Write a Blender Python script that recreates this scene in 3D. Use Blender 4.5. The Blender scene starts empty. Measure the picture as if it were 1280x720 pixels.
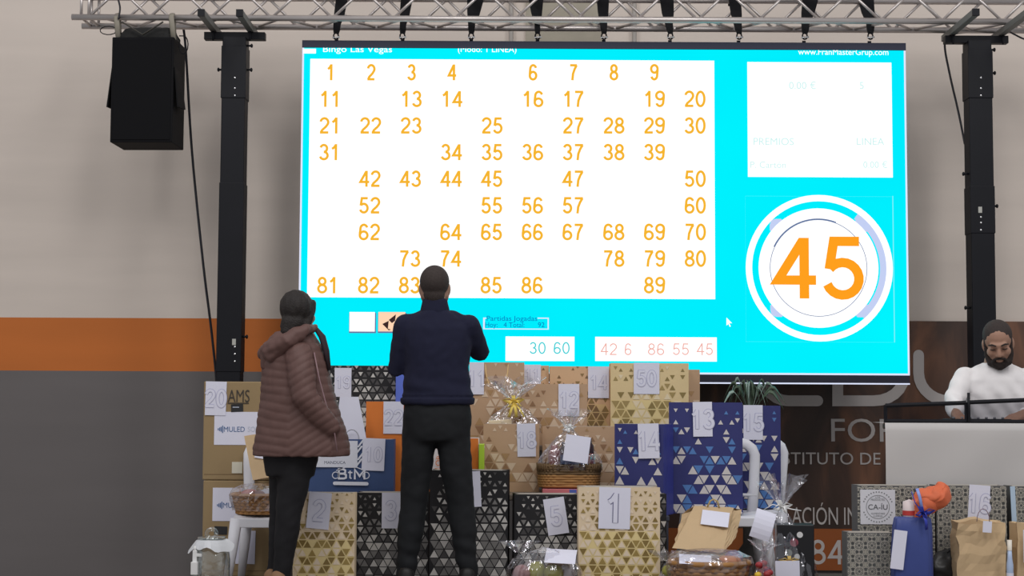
import bpy, bmesh, math, random
import numpy as np
from mathutils import Vector, Matrix, noise

scene = bpy.context.scene
COL = scene.collection
PI = math.pi

# ------------------------------------------------------------------ camera
FPX = 2000.0
PITCH = math.atan(145.0 / FPX)
ROLL = 0.0048
CAMZ = 1.25
_f = Vector((0, math.cos(PITCH), math.sin(PITCH)))
_u = Vector((0, -math.sin(PITCH), math.cos(PITCH)))
_r = Vector((1, 0, 0))
CX = _r * math.cos(ROLL) + _u * math.sin(ROLL)
CY = _u * math.cos(ROLL) - _r * math.sin(ROLL)
cam_d = bpy.data.cameras.new('camera')
cam_d.sensor_width = 36.0
cam_d.lens = FPX / 1280.0 * 36.0
cam_d.clip_end = 200
cam = bpy.data.objects.new('camera', cam_d)
COL.objects.link(cam)
M = Matrix.Identity(4)
for i in range(3):
    M[i][0] = CX[i]; M[i][1] = CY[i]; M[i][2] = -_f[i]
M[2][3] = CAMZ
cam.matrix_world = M
scene.camera = cam


def at(px, py, Y):
    """the point of the place seen at a photo pixel, at depth Y"""
    d = _f * FPX + CX * (px - 640) + CY * (360 - py)
    k = Y / d.y
    return Vector((d.x * k, Y, CAMZ + d.z * k))


# ------------------------------------------------------------------ light
scene.view_settings.view_transform = 'Standard'
scene.view_settings.look = 'None'
scene.view_settings.exposure = 0.0
scene.view_settings.gamma = 1.0
scene.view_settings.use_curve_mapping = False
w = bpy.data.worlds.new('hall_ambient')
scene.world = w
w.use_nodes = True
w.node_tree.nodes['Background'].inputs[0].default_value = (0.97, 0.975, 1.0, 1)
w.node_tree.nodes['Background'].inputs[1].default_value = 0.42


def area(name, loc, target, size, power, color=(1, 0.98, 0.96)):
    l = bpy.data.lights.new(name, 'AREA')
    l.shape = 'RECTANGLE'; l.size = size[0]; l.size_y = size[1]
    l.energy = power; l.color = color
    o = bpy.data.objects.new(name, l)
    o.location = loc
    o.rotation_euler = (Vector(target) - Vector(loc)).to_track_quat('-Z', 'Y').to_euler()
    COL.objects.link(o)


# rows of hall lamps high above, out of the picture
area('hall_lamp', (-3.5, 4.0, 7.2), (-3.0, 9.5, 0.8), (1.2, 4.0), 120)
area('hall_lamp', (0.5, 4.0, 7.4), (0.3, 9.5, 0.8), (1.2, 4.0), 120)
area('hall_lamp', (4.5, 4.0, 7.2), (3.0, 9.5, 0.8), (1.2, 4.0), 120)


# ------------------------------------------------------------------ materials
def lin(c):
    c = c / 255.0
    return c / 12.92 if c <= 0.04045 else ((c + 0.055) / 1.055) ** 2.4


def L3(c, k=1.0):
    return tuple(min(1.0, lin(v) * k) for v in c)


KA = 1.65     # photographed colour -> surface colour under the hall's light
_mats = {}


def mat(name, c, rough=0.6, var=0.08, scale=8.0, metal=0.0, k=KA, spec=0.4, bump=0.0, bscale=60.0, sheen=0.0):
    if name in _mats:
        return _mats[name]
    m = bpy.data.materials.new(name); m.use_nodes = True
    nt = m.node_tree; b = nt.nodes['Principled BSDF']
    col = L3(c, k)
    n = nt.nodes.new('ShaderNodeTexNoise'); n.inputs['Scale'].default_value = scale
    n.inputs['Detail'].default_value = 4
    tc = nt.nodes.new('ShaderNodeTexCoord')
    nt.links.new(tc.outputs['Object'], n.inputs['Vector'])
    mx = nt.nodes.new('ShaderNodeMix'); mx.data_type = 'RGBA'
    mx.inputs['A'].default_value = tuple(v * (1 - var) for v in col) + (1,)
    mx.inputs['B'].default_value = tuple(min(1, v * (1 + var)) for v in col) + (1,)
    nt.links.new(n.outputs['Fac'], mx.inputs['Factor'])
    nt.links.new(mx.outputs['Result'], b.inputs['Base Color'])
    b.inputs['Roughness'].default_value = rough
    b.inputs['Metallic'].default_value = metal
    b.inputs['Specular IOR Level'].default_value = spec
    if sheen: b.inputs['Sheen Weight'].default_value = sheen
    if bump:
        n2 = nt.nodes.new('ShaderNodeTexNoise'); n2.inputs['Scale'].default_value = bscale
        nt.links.new(tc.outputs['Object'], n2.inputs['Vector'])
        bp = nt.nodes.new('ShaderNodeBump'); bp.inputs['Strength'].default_value = bump
        bp.inputs['Distance'].default_value = 0.01
        nt.links.new(n2.outputs['Fac'], bp.inputs['Height'])
        nt.links.new(bp.outputs['Normal'], b.inputs['Normal'])
    _mats[name] = m
    return m


def emit(name, c, s=1.0):
    if name in _mats:
        return _mats[name]
    m = bpy.data.materials.new(name); m.use_nodes = True
    nt = m.node_tree; nt.nodes.clear()
    e = nt.nodes.new('ShaderNodeEmission'); o = nt.nodes.new('ShaderNodeOutputMaterial')
    e.inputs[0].default_value = L3(c) + (1,); e.inputs[1].default_value = s
    nt.links.new(e.outputs[0], o.inputs[0])
    _mats[name] = m
    return m


def clear_film(name, tint=(240, 240, 248), base=0.13, edge=0.65, rough=0.09):
    """thin clear film: mostly see-through with glossy glints"""
    m = bpy.data.materials.new(name); m.use_nodes = True
    nt = m.node_tree; nt.nodes.clear()
    out = nt.nodes.new('ShaderNodeOutputMaterial')
    tr = nt.nodes.new('ShaderNodeBsdfTransparent'); gl = nt.nodes.new('ShaderNodeBsdfGlossy')
    gl.inputs['Roughness'].default_value = rough
    gl.inputs['Color'].default_value = L3(tint) + (1,)
    lw = nt.nodes.new('ShaderNodeLayerWeight'); lw.inputs['Blend'].default_value = 0.35
    n = nt.nodes.new('ShaderNodeTexNoise'); n.inputs['Scale'].default_value = 30
    tc = nt.nodes.new('ShaderNodeTexCoord'); nt.links.new(tc.outputs['Object'], n.inputs['Vector'])
    bp = nt.nodes.new('ShaderNodeBump'); bp.inputs['Strength'].default_value = 0.6; bp.inputs['Distance'].default_value = 0.01
    nt.links.new(n.outputs['Fac'], bp.inputs['Height'])
    nt.links.new(bp.outputs['Normal'], gl.inputs['Normal'])
    mr = nt.nodes.new('ShaderNodeMapRange')
    mr.inputs['To Min'].default_value = base; mr.inputs['To Max'].default_value = edge
    nt.links.new(lw.outputs['Facing'], mr.inputs['Value'])
    ms = nt.nodes.new('ShaderNodeMixShader')
    nt.links.new(mr.outputs[0], ms.inputs[0]); nt.links.new(tr.outputs[0], ms.inputs[1]); nt.links.new(gl.outputs[0], ms.inputs[2])
    nt.links.new(ms.outputs[0], out.inputs[0])
    return m


# ------------------------------------------------------------------ mesh builder
_text_cache = {}


def text_geo(s, outline=0.0):
    key = (s, outline)
    if key in _text_cache:
        return _text_cache[key]
    cu = bpy.data.curves.new('lettering_source', 'FONT')
    cu.body = s; cu.size = 1.0; cu.resolution_u = 4
    if outline:
        cu.fill_mode = 'NONE'; cu.bevel_depth = outline; cu.bevel_resolution = 0
    o = bpy.data.objects.new('lettering_source', cu); COL.objects.link(o)
    dg = bpy.context.evaluated_depsgraph_get()
    me = o.evaluated_get(dg).to_mesh()
    vs = [tuple(v.co) for v in me.vertices]; fs = [tuple(p.vertices) for p in me.polygons]
    o.evaluated_get(dg).to_mesh_clear()
    bpy.data.objects.remove(o); bpy.data.curves.remove(cu)
    _text_cache[key] = (vs, fs)
    return vs, fs


def cap_h():
    vs, _ = text_geo('H')
    return max(v[1] for v in vs) - min(v[1] for v in vs)


def _arc(cx, cy, rx, ry, a0, a1, n=18):
    return [(cx + rx * math.cos(math.radians(a0 + (a1 - a0) * i / n)), cy + ry * math.sin(math.radians(a0 + (a1 - a0) * i / n))) for i in range(n + 1)]


def _loop(cx, cy, rx, ry):
    q = _arc(cx, cy, rx, ry, 0, 360, 28); q[-1] = q[0]; return q


_six = [_loop(.28, .29, .215, .235), _arc(.29, .69, .195, .25, 18, 165, 12) + [(.085, .58), (.068, .42), (.066, .29)]]
GLYPH = {
    '0': [_loop(.28, .5, .22, .445)],
    '1': [[(.09, .70), (.20, .78), (.325, .97)], [(.315, .0), (.315, 1.0)]],
    '2': [_arc(.28, .70, .215, .245, 172, -28, 14) + [(.36, .42), (.16, .22), (.075, .05)], [(.03, .065), (.51, .065)]],
    '3': [_arc(.265, .725, .185, .215, 165, -88, 14), _arc(.27, .285, .215, .225, 92, -165, 16)],
    '4': [[(.405, .0), (.405, .99)], [(.39, .95), (.06, .30), (.56, .30)]],
    '5': [[(.49, .935), (.155, .935), (.095, .48)], _arc(.27, .325, .215, .265, 142, -160, 18)],
    '6': _six,
    '7': [[(.05, .935), (.52, .935)], [(.49, .93), (.36, .70), (.25, .40), (.21, .0)]],
    '8': [_loop(.28, .735, .178, .205), _loop(.28, .285, .218, .225)],
    '9': [[(.56 - x, 1 - y) for x, y in g] for g in _six],
}


class MB:
    def __init__(self):
        self.v = []; self.f = []; self.m = []; self.mats = []; self.sm = []

    def mi(self, m):
        if m not in self.mats: self.mats.append(m)
        return self.mats.index(m)

    def add(self, vs, fs, m, smooth=False, X=None):
        b = len(self.v)
        if X is not None: vs = [X @ Vector(p) for p in vs]
        self.v.extend([tuple(p) for p in vs])
        k = self.mi(m)
        for f in fs:
            self.f.append(tuple(b + i for i in f)); self.m.append(k); self.sm.append(smooth)

    def box(self, lo, hi, m, X=None, bev=0.0):
        if bev > 0:
            bm = bmesh.new()
            bmesh.ops.create_cube(bm, size=1)
            for v in bm.verts:
                v.co = Vector([(lo[i] + hi[i]) / 2 + v.co[i] * (hi[i] - lo[i]) for i in range(3)])
            bmesh.ops.bevel(bm, geom=list(bm.edges), offset=bev, segments=2, affect='EDGES', profile=0.5)
            bm.verts.index_update()
            self.add([v.co.copy() for v in bm.verts], [[v.index for v in f.verts] for f in bm.faces], m, False, X)
            bm.free(); return
        x0, y0, z0 = lo; x1, y1, z1 = hi
        vs = [(x0, y0, z0), (x1, y0, z0), (x1, y1, z0), (x0, y1, z0), (x0, y0, z1), (x1, y0, z1), (x1, y1, z1), (x0, y1, z1)]
        fs = [(0, 3, 2, 1), (4, 5, 6, 7), (0, 1, 5, 4), (1, 2, 6, 5), (2, 3, 7, 6), (3, 0, 4, 7)]
        self.add(vs, fs, m, False, X)

    def tube(self, pts, r, m, seg=8, X=None, squash=None, smooth=True, caps=True):
        pts = [Vector(p) for p in pts]; n = len(pts)
        rs = r if isinstance(r, (list, tuple)) else [r] * n
        vs = []; up = None
        for i, p in enumerate(pts):
            t = (pts[min(i + 1, n - 1)] - pts[max(i - 1, 0)]).normalized()
            if up is None:
                up = Vector((0, 0, 1)) if abs(t.z) < 0.9 else Vector((0, 1, 0))
            a = t.cross(up)
            if a.length < 1e-5: a = t.cross(Vector((1, 0, 0)))
            a.normalize(); b = a.cross(t).normalized(); up = b
            ra, rb = rs[i], rs[i]
            if squash: ra *= squash[0]; rb *= squash[1]
            for k in range(seg):
                an = 2 * PI * k / seg
                vs.append(p + a * math.cos(an) * ra + b * math.sin(an) * rb)
        fs = []
        for i in range(n - 1):
            for k in range(seg):
                fs.append((i * seg + k, i * seg + (k + 1) % seg, (i + 1) * seg + (k + 1) % seg, (i + 1) * seg + k))
        if caps:
            fs.append(tuple(range(seg - 1, -1, -1))); fs.append(tuple(range((n - 1) * seg, n * seg)))
        self.add(vs, fs, m, smooth, X)

    def limb(self, pts, rs, m, seg=14, X=None, sq=(1, 1)):
        """round-ended tapering chain"""
        pts = [Vector(p) for p in pts]
        P = []; R = []
        t0 = (pts[1] - pts[0]).normalized(); t1 = (pts[-1] - pts[-2]).normalized()
        for a in (80, 55, 28):
            P.append(pts[0] - t0 * rs[0] * math.sin(math.radians(a))); R.append(rs[0] * math.cos(math.radians(a)))
        P += pts; R += list(rs)
        for a in (28, 55, 80):
            P.append(pts[-1] + t1 * rs[-1] * math.sin(math.radians(a))); R.append(rs[-1] * math.cos(math.radians(a)))
        self.tube(P, R, m, seg, X, sq)

    def ell(self, c, r, m, X=None, nu=18, nv=12, fn=None):
        vs = []; fs = []
        for j in range(nv + 1):
            th = PI * j / nv
            for i in range(nu):
                ph = 2 * PI * i / nu
                vs.append((c[0] + r[0] * math.sin(th) * math.cos(ph), c[1] + r[1] * math.sin(th) * math.sin(ph), c[2] + r[2] * math.cos(th)))
        for j in range(nv):
            for i in range(nu):
                fs.append((j * nu + i, (j + 1) * nu + i, (j + 1) * nu + (i + 1) % nu, j * nu + (i + 1) % nu))
        if fn: vs = [fn(Vector(p)) for p in vs]
        self.add(vs, fs, m, True, X)

    def loft(self, secs, m, seg=32, X=None, smooth=True, yaw=0.0, ex=2.4, wob=None, caps=True):
        """secs: (z, cx, cy, rx, ry)"""
        vs = []; n = len(secs)
        for (z, cx, cy, rx, ry) in secs:
            for k in range(seg):
                a = 2 * PI * k / seg
                c, s = math.cos(a), math.sin(a)
                x = rx * math.copysign(abs(c) ** (2 / ex), c); y = ry * math.copysign(abs(s) ** (2 / ex), s)
                if wob:
                    kk = wob(a, z); x *= kk; y *= kk
                xr = x * math.cos(yaw) - y * math.sin(yaw); yr = x * math.sin(yaw) + y * math.cos(yaw)
                vs.append((cx + xr, cy + yr, z))
        fs = []
        for i in range(n - 1):
            for k in range(seg):
                fs.append((i * seg + k, i * seg + (k + 1) % seg, (i + 1) * seg + (k + 1) % seg, (i + 1) * seg + k))
        if caps:
            fs.append(tuple(range(seg - 1, -1, -1))); fs.append(tuple(range((n - 1) * seg, n * seg)))
        self.add(vs, fs, m, smooth, X)

    def lathe(self, prof, m, c=(0, 0, 0), seg=28, X=None, sy=1.0, smooth=True, wob=None):
        vs = []; n = len(prof)
        for (r, z) in prof:
            for k in range(seg):
                a = 2 * PI * k / seg
                q = r * (wob(a, z) if wob else 1)
                vs.append((c[0] + q * math.cos(a), c[1] + q * sy * math.sin(a), c[2] + z))
        fs = []
        for i in range(n - 1):
            for k in range(seg):
                fs.append((i * seg + k, i * seg + (k + 1) % seg, (i + 1) * seg + (k + 1) % seg, (i + 1) * seg + k))
        self.add(vs, fs, m, smooth, X)

    def text(self, s, X, h, m, align='C', outline=0.0, sx=1.0, width=None):
        """lettering in the xz plane facing -y; X places its centre / left middle; h = capital height"""
        vs, fs = text_geo(s, outline)
        if not vs: return
        k = h / cap_h()
        x0 = min(v[0] for v in vs); x1 = max(v[0] for v in vs)
        if width: sx = width / ((x1 - x0) * k)
        ox = (x0 + x1) / 2 if align == 'C' else (x0 if align == 'L' else x1)
        oy = cap_h() / 2
        self.add([((v[0] - ox) * k * sx, -v[2] * k * 0.3, (v[1] - oy) * k) for v in vs], fs, m, False, X)

    def stroke(self, pts, wd, m, X=None, y=0.0, butt=False):
        """flat line in the xz plane with mitred bends and round (or square) ends"""
        P = [Vector((p[0], p[1])) for p in pts]
        P = [P[0]] + [q for p_, q in zip(P, P[1:]) if (q - p_).length > 1e-5]
        closed = (P[0] - P[-1]).length < 1e-6
        if closed: P = P[:-1]
        n = len(P); vs = []; fs = []
        for i in range(n):
            a = P[i] - P[i - 1] if (i > 0 or closed) else P[1] - P[0]
            c = P[(i + 1) % n] - P[i] if (i < n - 1 or closed) else P[-1] - P[-2]
            a = a.normalized(); c = c.normalized()
            na = Vector((-a.y, a.x)); nc = Vector((-c.y, c.x)); nn = na + nc
            if nn.length < 1e-4: nn = na
            nn.normalize(); k = min(2.0, 1 / max(.3, nn.dot(na)))
            q0 = P[i] + nn * wd / 2 * k; q1 = P[i] - nn * wd / 2 * k
            vs += [(q0.x, y, q0.y), (q1.x, y, q1.y)]
        for i in range(n if closed else n - 1):
            j = (i + 1) % n
            fs.append((2 * i, 2 * i + 1, 2 * j + 1, 2 * j))
        if not closed and not butt:
            for (e0, t) in ((0, P[0] - P[1]), (n - 1, P[-1] - P[-2])):
                t = t.normalized(); nn = Vector((-t.y, t.x)); k0 = len(vs)
                for q in range(9):
                    an = PI * q / 8; p = P[e0] + nn * wd / 2 * math.cos(an) + t * wd / 2 * math.sin(an)
                    vs.append((p.x, y, p.y))
                fs.append(tuple(range(k0, k0 + 9)))
        self.add(vs, fs, m, False, X)

    def digits(self, s, X, h, m, wt=0.13, width=None, lift=0.0002, inner=None, innerwt=0.0):
        """plain sans numerals drawn as strokes, centred on X"""
        adv = 0.64; k = h
        tot = adv * len(s) - 0.08
        sx = 1.0 if width is None else width / (tot * k)
        for i, ch in enumerate(s):
            for gi, g in enumerate(GLYPH[ch]):
                pts = [((p[0] + i * adv - tot / 2) * k * sx, (p[1] - 0.5) * k) for p in g]
                self.stroke(pts, wt * k, m, X, -lift * gi, True)
        if inner:
            for i, ch in enumerate(s):
                for gi, g in enumerate(GLYPH[ch]):
                    pts = [((p[0] + i * adv - tot / 2) * k * sx, (p[1] - 0.5) * k) for p in g]
                    self.stroke(pts, innerwt * k, inner, X, -0.0012 - lift * gi, True)

    def disc(self, cx, cz, r, m, X=None, y=0.0, seg=20):
        self.add([(cx + r * math.cos(2 * PI * k / seg), y, cz + r * math.sin(2 * PI * k / seg)) for k in range(seg)], [tuple(range(seg))], m, False, X)

    def ring(self, cx, cz, r0, r1, m, X=None, y=0.0, seg=48, a0=0.0, a1=2 * PI):
        vs = []
        for k in range(seg + 1):
            a = a0 + (a1 - a0) * k / seg
            vs += [(cx + r0 * math.cos(a), y, cz + r0 * math.sin(a)), (cx + r1 * math.cos(a), y, cz + r1 * math.sin(a))]
        self.add(vs, [(2 * k, 2 * k + 1, 2 * k + 3, 2 * k + 2) for k in range(seg)], m, False, X)

    def rect(self, x0, z0, x1, z1, m, X=None, y=0.0):
        self.add([(x0, y, z0), (x1, y, z0), (x1, y, z1), (x0, y, z1)], [(0, 1, 2, 3)], m, False, X)

    def build(self, name, parent=None, origin=None):
        me = bpy.data.meshes.new(name)
        o = Vector(origin) if origin is not None else Vector((0, 0, 0))
        me.from_pydata([tuple(Vector(p) - o) for p in self.v], [], self.f)
        for m in self.mats: me.materials.append(m)
        me.polygons.foreach_set('material_index', self.m)
        me.polygons.foreach_set('use_smooth', self.sm)
        me.update()
        ob = bpy.data.objects.new(name, me); COL.objects.link(ob)
        ob.location = o
        if parent: ob.parent = parent
        return ob


def tag(o, label, cat, group=None, kind=None):
    o['label'] = label
    if cat: o['category'] = cat
    if group: o['group'] = group
    if kind: o['kind'] = kind
    return o


def thing(name, label, cat, loc=(0, 0, 0), rot=0.0, group=None):
    o = bpy.data.objects.new(name, None); COL.objects.link(o)
    o.empty_display_size = 0.1
    o.location = loc; o.rotation_euler = (0, 0, rot)
    tag(o, label, cat, group)
    return o


def struct(o):
    o['kind'] = 'structure'; return o


def inv_of(e):
    return (Matrix.Translation(e.location) @ e.rotation_euler.to_matrix().to_4x4()).inverted()


def solid(mb, name, parent, voxel, smooth=6, disp=None, origin=None, m=None):
    """union of the builder's closed pieces as one continuous skin"""
    src = mb.build('skin_source')
    md = src.modifiers.new('r', 'REMESH'); md.mode = 'VOXEL'; md.voxel_size = voxel
    ms = src.modifiers.new('s', 'SMOOTH'); ms.factor = 0.5; ms.iterations = smooth
    dg = bpy.context.evaluated_depsgraph_get(); dg.update()
    me = bpy.data.meshes.new_from_object(src.evaluated_get(dg))
    old = src.data; bpy.data.objects.remove(src); bpy.data.meshes.remove(old)
    if disp:
        ns = [v.normal.copy() for v in me.vertices]
        for v, n in zip(me.vertices, ns):
            v.co = v.co + n * disp(v.co, n)
    me.materials.clear(); me.materials.append(m or mb.mats[0])
    for p in me.polygons:
        p.use_smooth = True; p.material_index = 0
    me.name = name
    o = bpy.data.objects.new(name, me); COL.objects.link(o)
    if parent: o.parent = parent
    return o


# ------------------------------------------------------------------ palette
white_paper = mat('white_paper', (188, 188, 202), 0.7, 0.03)
pencil = mat('pencil_line', (154, 154, 176), 0.8, 0.02)
pencil_dark = mat('pencil_dark', (105, 105, 130), 0.8, 0.02)
black_metal = mat('black_steel', (24, 25, 32), 0.5, 0.15, 5, k=0.9, spec=0.25)
black_dull = mat('black_fabric', (22, 22, 26), 0.9, 0.15, k=1.2)
alu = mat('aluminium_tube', (168, 162, 160), 0.35, 0.1, 6, metal=0.75, k=1.5)
chrome = mat('bright_steel', (200, 200, 205), 0.25, 0.05, metal=1.0)
kraft = mat('kraft_paper', (166, 143, 112), 0.8, 0.08, 6, bump=0.35, bscale=14)
plastic_white = mat('white_plastic', (190, 190, 196), 0.4, 0.03)
cello = clear_film('cellophane')
cello_dim = clear_film('cellophane_soft', base=0.06, edge=0.4)

# ================================================================== THE SETTING
WALL_Y = 11.3
STAGE_Z = 0.25


def Zw(py, px=640, Y=WALL_Y): return at(px, py, Y).z


z_or = Zw(400); z_gr = Zw(471)


def wall_material():
    m = bpy.data.materials.new('painted_hall_wall'); m.use_nodes = True
    nt = m.node_tree; b = nt.nodes['Principled BSDF']
    tc = nt.nodes.new('ShaderNodeTexCoord'); sp = nt.nodes.new('ShaderNodeSeparateXYZ')
    nt.links.new(tc.outputs['Object'], sp.inputs[0])
    cr = nt.nodes.new('ShaderNodeValToRGB'); cr.color_ramp.interpolation = 'CONSTANT'
    mr = nt.nodes.new('ShaderNodeMapRange'); mr.inputs['From Max'].default_value = 8.0
    nt.links.new(sp.outputs['Z'], mr.inputs['Value']); nt.links.new(mr.outputs[0], cr.inputs[0])
    e = cr.color_ramp.elements
    e[0].position = 0; e[0].color = L3((90, 86, 86), KA) + (1,)
    e[1].position = z_gr / 8; e[1].color = L3((166, 92, 38), KA) + (1,)
    x = e.new(z_or / 8); x.color = L3((180, 170, 162), KA) + (1,)
    # blocks: faint courses and blotches
    mp = nt.nodes.new('ShaderNodeMapping'); mp.inputs['Scale'].default_value = (0.35, 1, 2.4)
    nt.links.new(tc.outputs['Object'], mp.inputs[0])
    n = nt.nodes.new('ShaderNodeTexNoise'); n.inputs['Scale'].default_value = 1.6; n.inputs['Detail'].default_value = 5
    nt.links.new(mp.outputs[0], n.inputs['Vector'])
    r2 = nt.nodes.new('ShaderNodeMapRange'); r2.inputs['From Min'].default_value = 0.3; r2.inputs['From Max'].default_value = 0.7
    r2.inputs['To Min'].default_value = 0.94; r2.inputs['To Max'].default_value = 1.05
    nt.links.new(n.outputs['Fac'], r2.inputs['Value'])
    mx = nt.nodes.new('ShaderNodeMix'); mx.data_type = 'RGBA'; mx.blend_type = 'MULTIPLY'; mx.inputs['Factor'].default_value = 1
    nt.links.new(cr.outputs[0], mx.inputs['A']); nt.links.new(r2.outputs[0], mx.inputs['B'])
    nt.links.new(mx.outputs['Result'], b.inputs['Base Color'])
    b.inputs['Roughness'].default_value = 0.75
    return m


b = MB(); b.box((-7, WALL_Y, 0), (7, WALL_Y + 0.2, 8), wall_material())
struct(b.build('wall_back'))
b = MB(); b.box((-7, -1.5, -0.1), (7, WALL_Y, 0), mat('hall_floor', (110, 106, 102), 0.35, 0.08, 1.5))
struct(b.build('floor'))
b = MB(); b.box((-0.1, WALL_Y - 0.012, 0), (0.1, WALL_Y, 0.0), black_dull)
# faint conduit and a rough concrete pier on the wall above the screen
conc = mat('bare_concrete', (140, 134, 122), 0.9, 0.18, 5, bump=0.3, bscale=12)
a0 = at(657, 45, WALL_Y); a1 = at(752, 0, WALL_Y)
b = MB(); b.box((a0.x, WALL_Y - 0.025, 1.6), (a1.x, WALL_Y, 6.0), conc)
struct(b.build('trim_1'))
pipe = mat('grey_conduit', (140, 135, 130), 0.5)
for i, px in enumerate((639, 793)):
    q = at(px, 40, WALL_Y - 0.04)
    b = MB(); b.tube([(q.x, q.y, 1.6), (q.x, q.y, 6)], 0.016, pipe, 10)
    struct(b.build('trim_%d' % (i + 2)))

stage_top = mat('stage_deck', (74, 68, 64), 0.6, 0.12, 3)
stage_side = mat('stage_skirt', (44, 44, 46), 0.8)
STX = at(1005, 700, 9.6).x


def stage(x0, x1, y0, y1):
    b = MB()
    b.box((x0, y0, STAGE_Z - 0.05), (x1, y1, STAGE_Z), stage_top)
    b.box((x0 + 0.02, y0 + 0.02, 0), (x1 - 0.02, y1 - 0.02, STAGE_Z - 0.05), stage_side)
    o = struct(b.build('stage_platform'))
    return o


stage(-1.82, STX, 8.05, 10.40)
stage(STX, 3.4, 8.05, 9.66)

# ------------------------------------------------------------------ banner on the wall
BY = WALL_Y - 0.03


def banner_material():
    m = bpy.data.materials.new('brown_banner_print'); m.use_nodes = True
    nt = m.node_tree; bs = nt.nodes['Principled BSDF']
    tc = nt.nodes.new('ShaderNodeTexCoord')
    mp = nt.nodes.new('ShaderNodeMapping'); mp.inputs['Scale'].default_value = (1.4, 1, 0.55); mp.inputs['Rotation'].default_value = (0, 0.5, 0)
    nt.links.new(tc.outputs['Object'], mp.inputs[0])
    n = nt.nodes.new('ShaderNodeTexNoise'); n.inputs['Scale'].default_value = 2.2; n.inputs['Detail'].default_value = 6; n.inputs['Distortion'].default_value = 0.8
    nt.links.new(mp.outputs[0], n.inputs['Vector'])
    cr = nt.nodes.new('ShaderNodeValToRGB')
    e = cr.color_ramp.elements
    e[0].position = 0.30; e[0].color = L3((34, 26, 23), KA) + (1,)
    e[1].position = 0.75; e[1].color = L3((112, 76, 56), KA) + (1,)
    x = e.new(0.52); x.color = L3((62, 45, 38), KA) + (1,)
    nt.links.new(n.outputs['Fac'], cr.inputs[0]); nt.links.new(cr.outputs[0], bs.inputs['Base Color'])
    bs.inputs['Roughness'].default_value = 0.45
    return m


e = thing('banner', 'dark brown wall banner with grey lettering, behind the screen and the sound desk', 'banner', (at(1000, 560, BY).x, BY, 0))
I = inv_of(e)
zt = at(1140, 401.3, BY).z; zb = at(1040, 713, BY).z; zo = at(1040, 661, BY).z
bx0 = at(800, 560, BY).x; bx1 = at(1345, 560, BY).x
b = MB(); b.box((bx0, BY, zb), (bx1, BY + 0.012, zt), banner_material(), I); b.build('sheet', e)
b = MB(); b.box((bx0, BY - 0.003, zb), (bx1, BY - 0.0005, zo), mat('orange_print', (128, 70, 34), 0.5, 0.15, 3), I); b.build('orange_stripe', e)
grey_let = mat('grey_print', (166, 160, 158), 0.5, 0.04)


def PB(px, py): 
    q = at(px, py, BY); return (q.x, q.z)


def arc(cx, cy, rx, ry, a0, a1, n=10):
    return [(cx + rx * math.cos(math.radians(a0 + (a1 - a0) * i / n)), cy + ry * math.sin(math.radians(a0 + (a1 - a0) * i / n))) for i in range(n + 1)]


ppmw = FPX / BY
b = MB()
Xb = I @ Matrix.Translation((0, BY - 0.004, 0))
w_ = 13.5 / ppmw; _k = 0
for st in ([(1024, 443)] + [(985, 443)] + arc(985, 472, 30, 29, 270, 90, 12) + [(1022, 501)], [(958, 471), (1016, 471)],
           [(1047, 501), (1047, 443), (1092, 443)] + arc(1092, 472, 37, 29, -90, 90, 12) + [(1047, 501)],
           [(1148, 444), (1148, 466)] + arc(1186, 466, 38, 35, 180, 0, 14) + [(1224, 444)]):
    _k += 1; b.stroke([PB(*p) for p in st], w_, grey_let, Xb, -.0004 * _k)
b.build('large_lettering', e)
for s, px0, px1, py, hpx, nm in (('FORMA', 1039, 1192, 538, 28, 'name_lettering'), ('INSTITUTO DE', 957, 1100, 573, 14.5, 'subtitle_lettering'),
                                 ('ACIÓN INF', 990, 1080, 645, 21, 'info_lettering'), ('84', 1013, 1054, 690, 30, 'number_lettering')):
    b = MB()
    c = at((px0 + px1) / 2, py, BY)
    if s == '84': b.digits(s, I @ Matrix.Translation((c.x, BY - 0.006, c.z)), hpx / ppmw, grey_let, .13, width=(px1 - px0) / ppmw)
    else: b.text(s, I @ Matrix.Translation((c.x, BY - 0.006, c.z)), hpx / ppmw, grey_let, 'C', width=(px1 - px0) / ppmw)
    b.build(nm, e)

# ------------------------------------------------------------------ truss
TY0, TY1 = 10.35, 10.60
TZ0 = at(640, 24, TY0).z; TZ1 = TZ0 + 0.195
TXL = at(90, 20, TY0).x; TXR = 3.75
e = thing('lighting_truss', 'long aluminium box truss across the top carrying the screen', 'truss', ((TXL + TXR) / 2, (TY0 + TY1) / 2, TZ0))
I = inv_of(e)
for (y, z) in ((TY0, TZ0), (TY1, TZ0), (TY0, TZ1), (TY1, TZ1)):
    b = MB(); b.tube([(TXL, y, z), (TXR, y, z)], 0.0205, alu, 14, I); b.build('chord', e)


def zig(y0, z0, y1, z1, off, name='brace'):
    p = 0.2; x = TXL + 0.08 + off; k = 0
    while x + p < TXR:
        A = (x, y0, z0) if k % 2 == 0 else (x, y1, z1)
        B = (x + p, y1, z1) if k % 2 == 0 else (x + p, y0, z0)
        b = MB(); b.tube([A, B], 0.0095, alu, 8, I); b.build(name, e)
        x += p; k += 1


zig(TY0, TZ0, TY0, TZ1, 0.03)
zig(TY1, TZ0, TY1, TZ1, 0.17)
zig(TY0, TZ0, TY1, TZ0, 0.10)
for xx in (TXL + 0.06, TXL + 0.11):
    b = MB()
    b.tube([(xx, TY0, TZ0), (xx, TY0, TZ1)], 0.010, alu, 8, I); b.tube([(xx, TY1, TZ0), (xx, TY1, TZ1)], 0.010, alu, 8, I)
    b.tube([(xx, TY0, TZ0), (xx, TY1, TZ0)], 0.010, alu, 8, I); b.tube([(xx, TY0, TZ1), (xx, TY1, TZ1)], 0.010, alu, 8, I)
    b.build('end_frame', e)

# ------------------------------------------------------------------ lifting towers
POST_Y = 10.50


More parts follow.
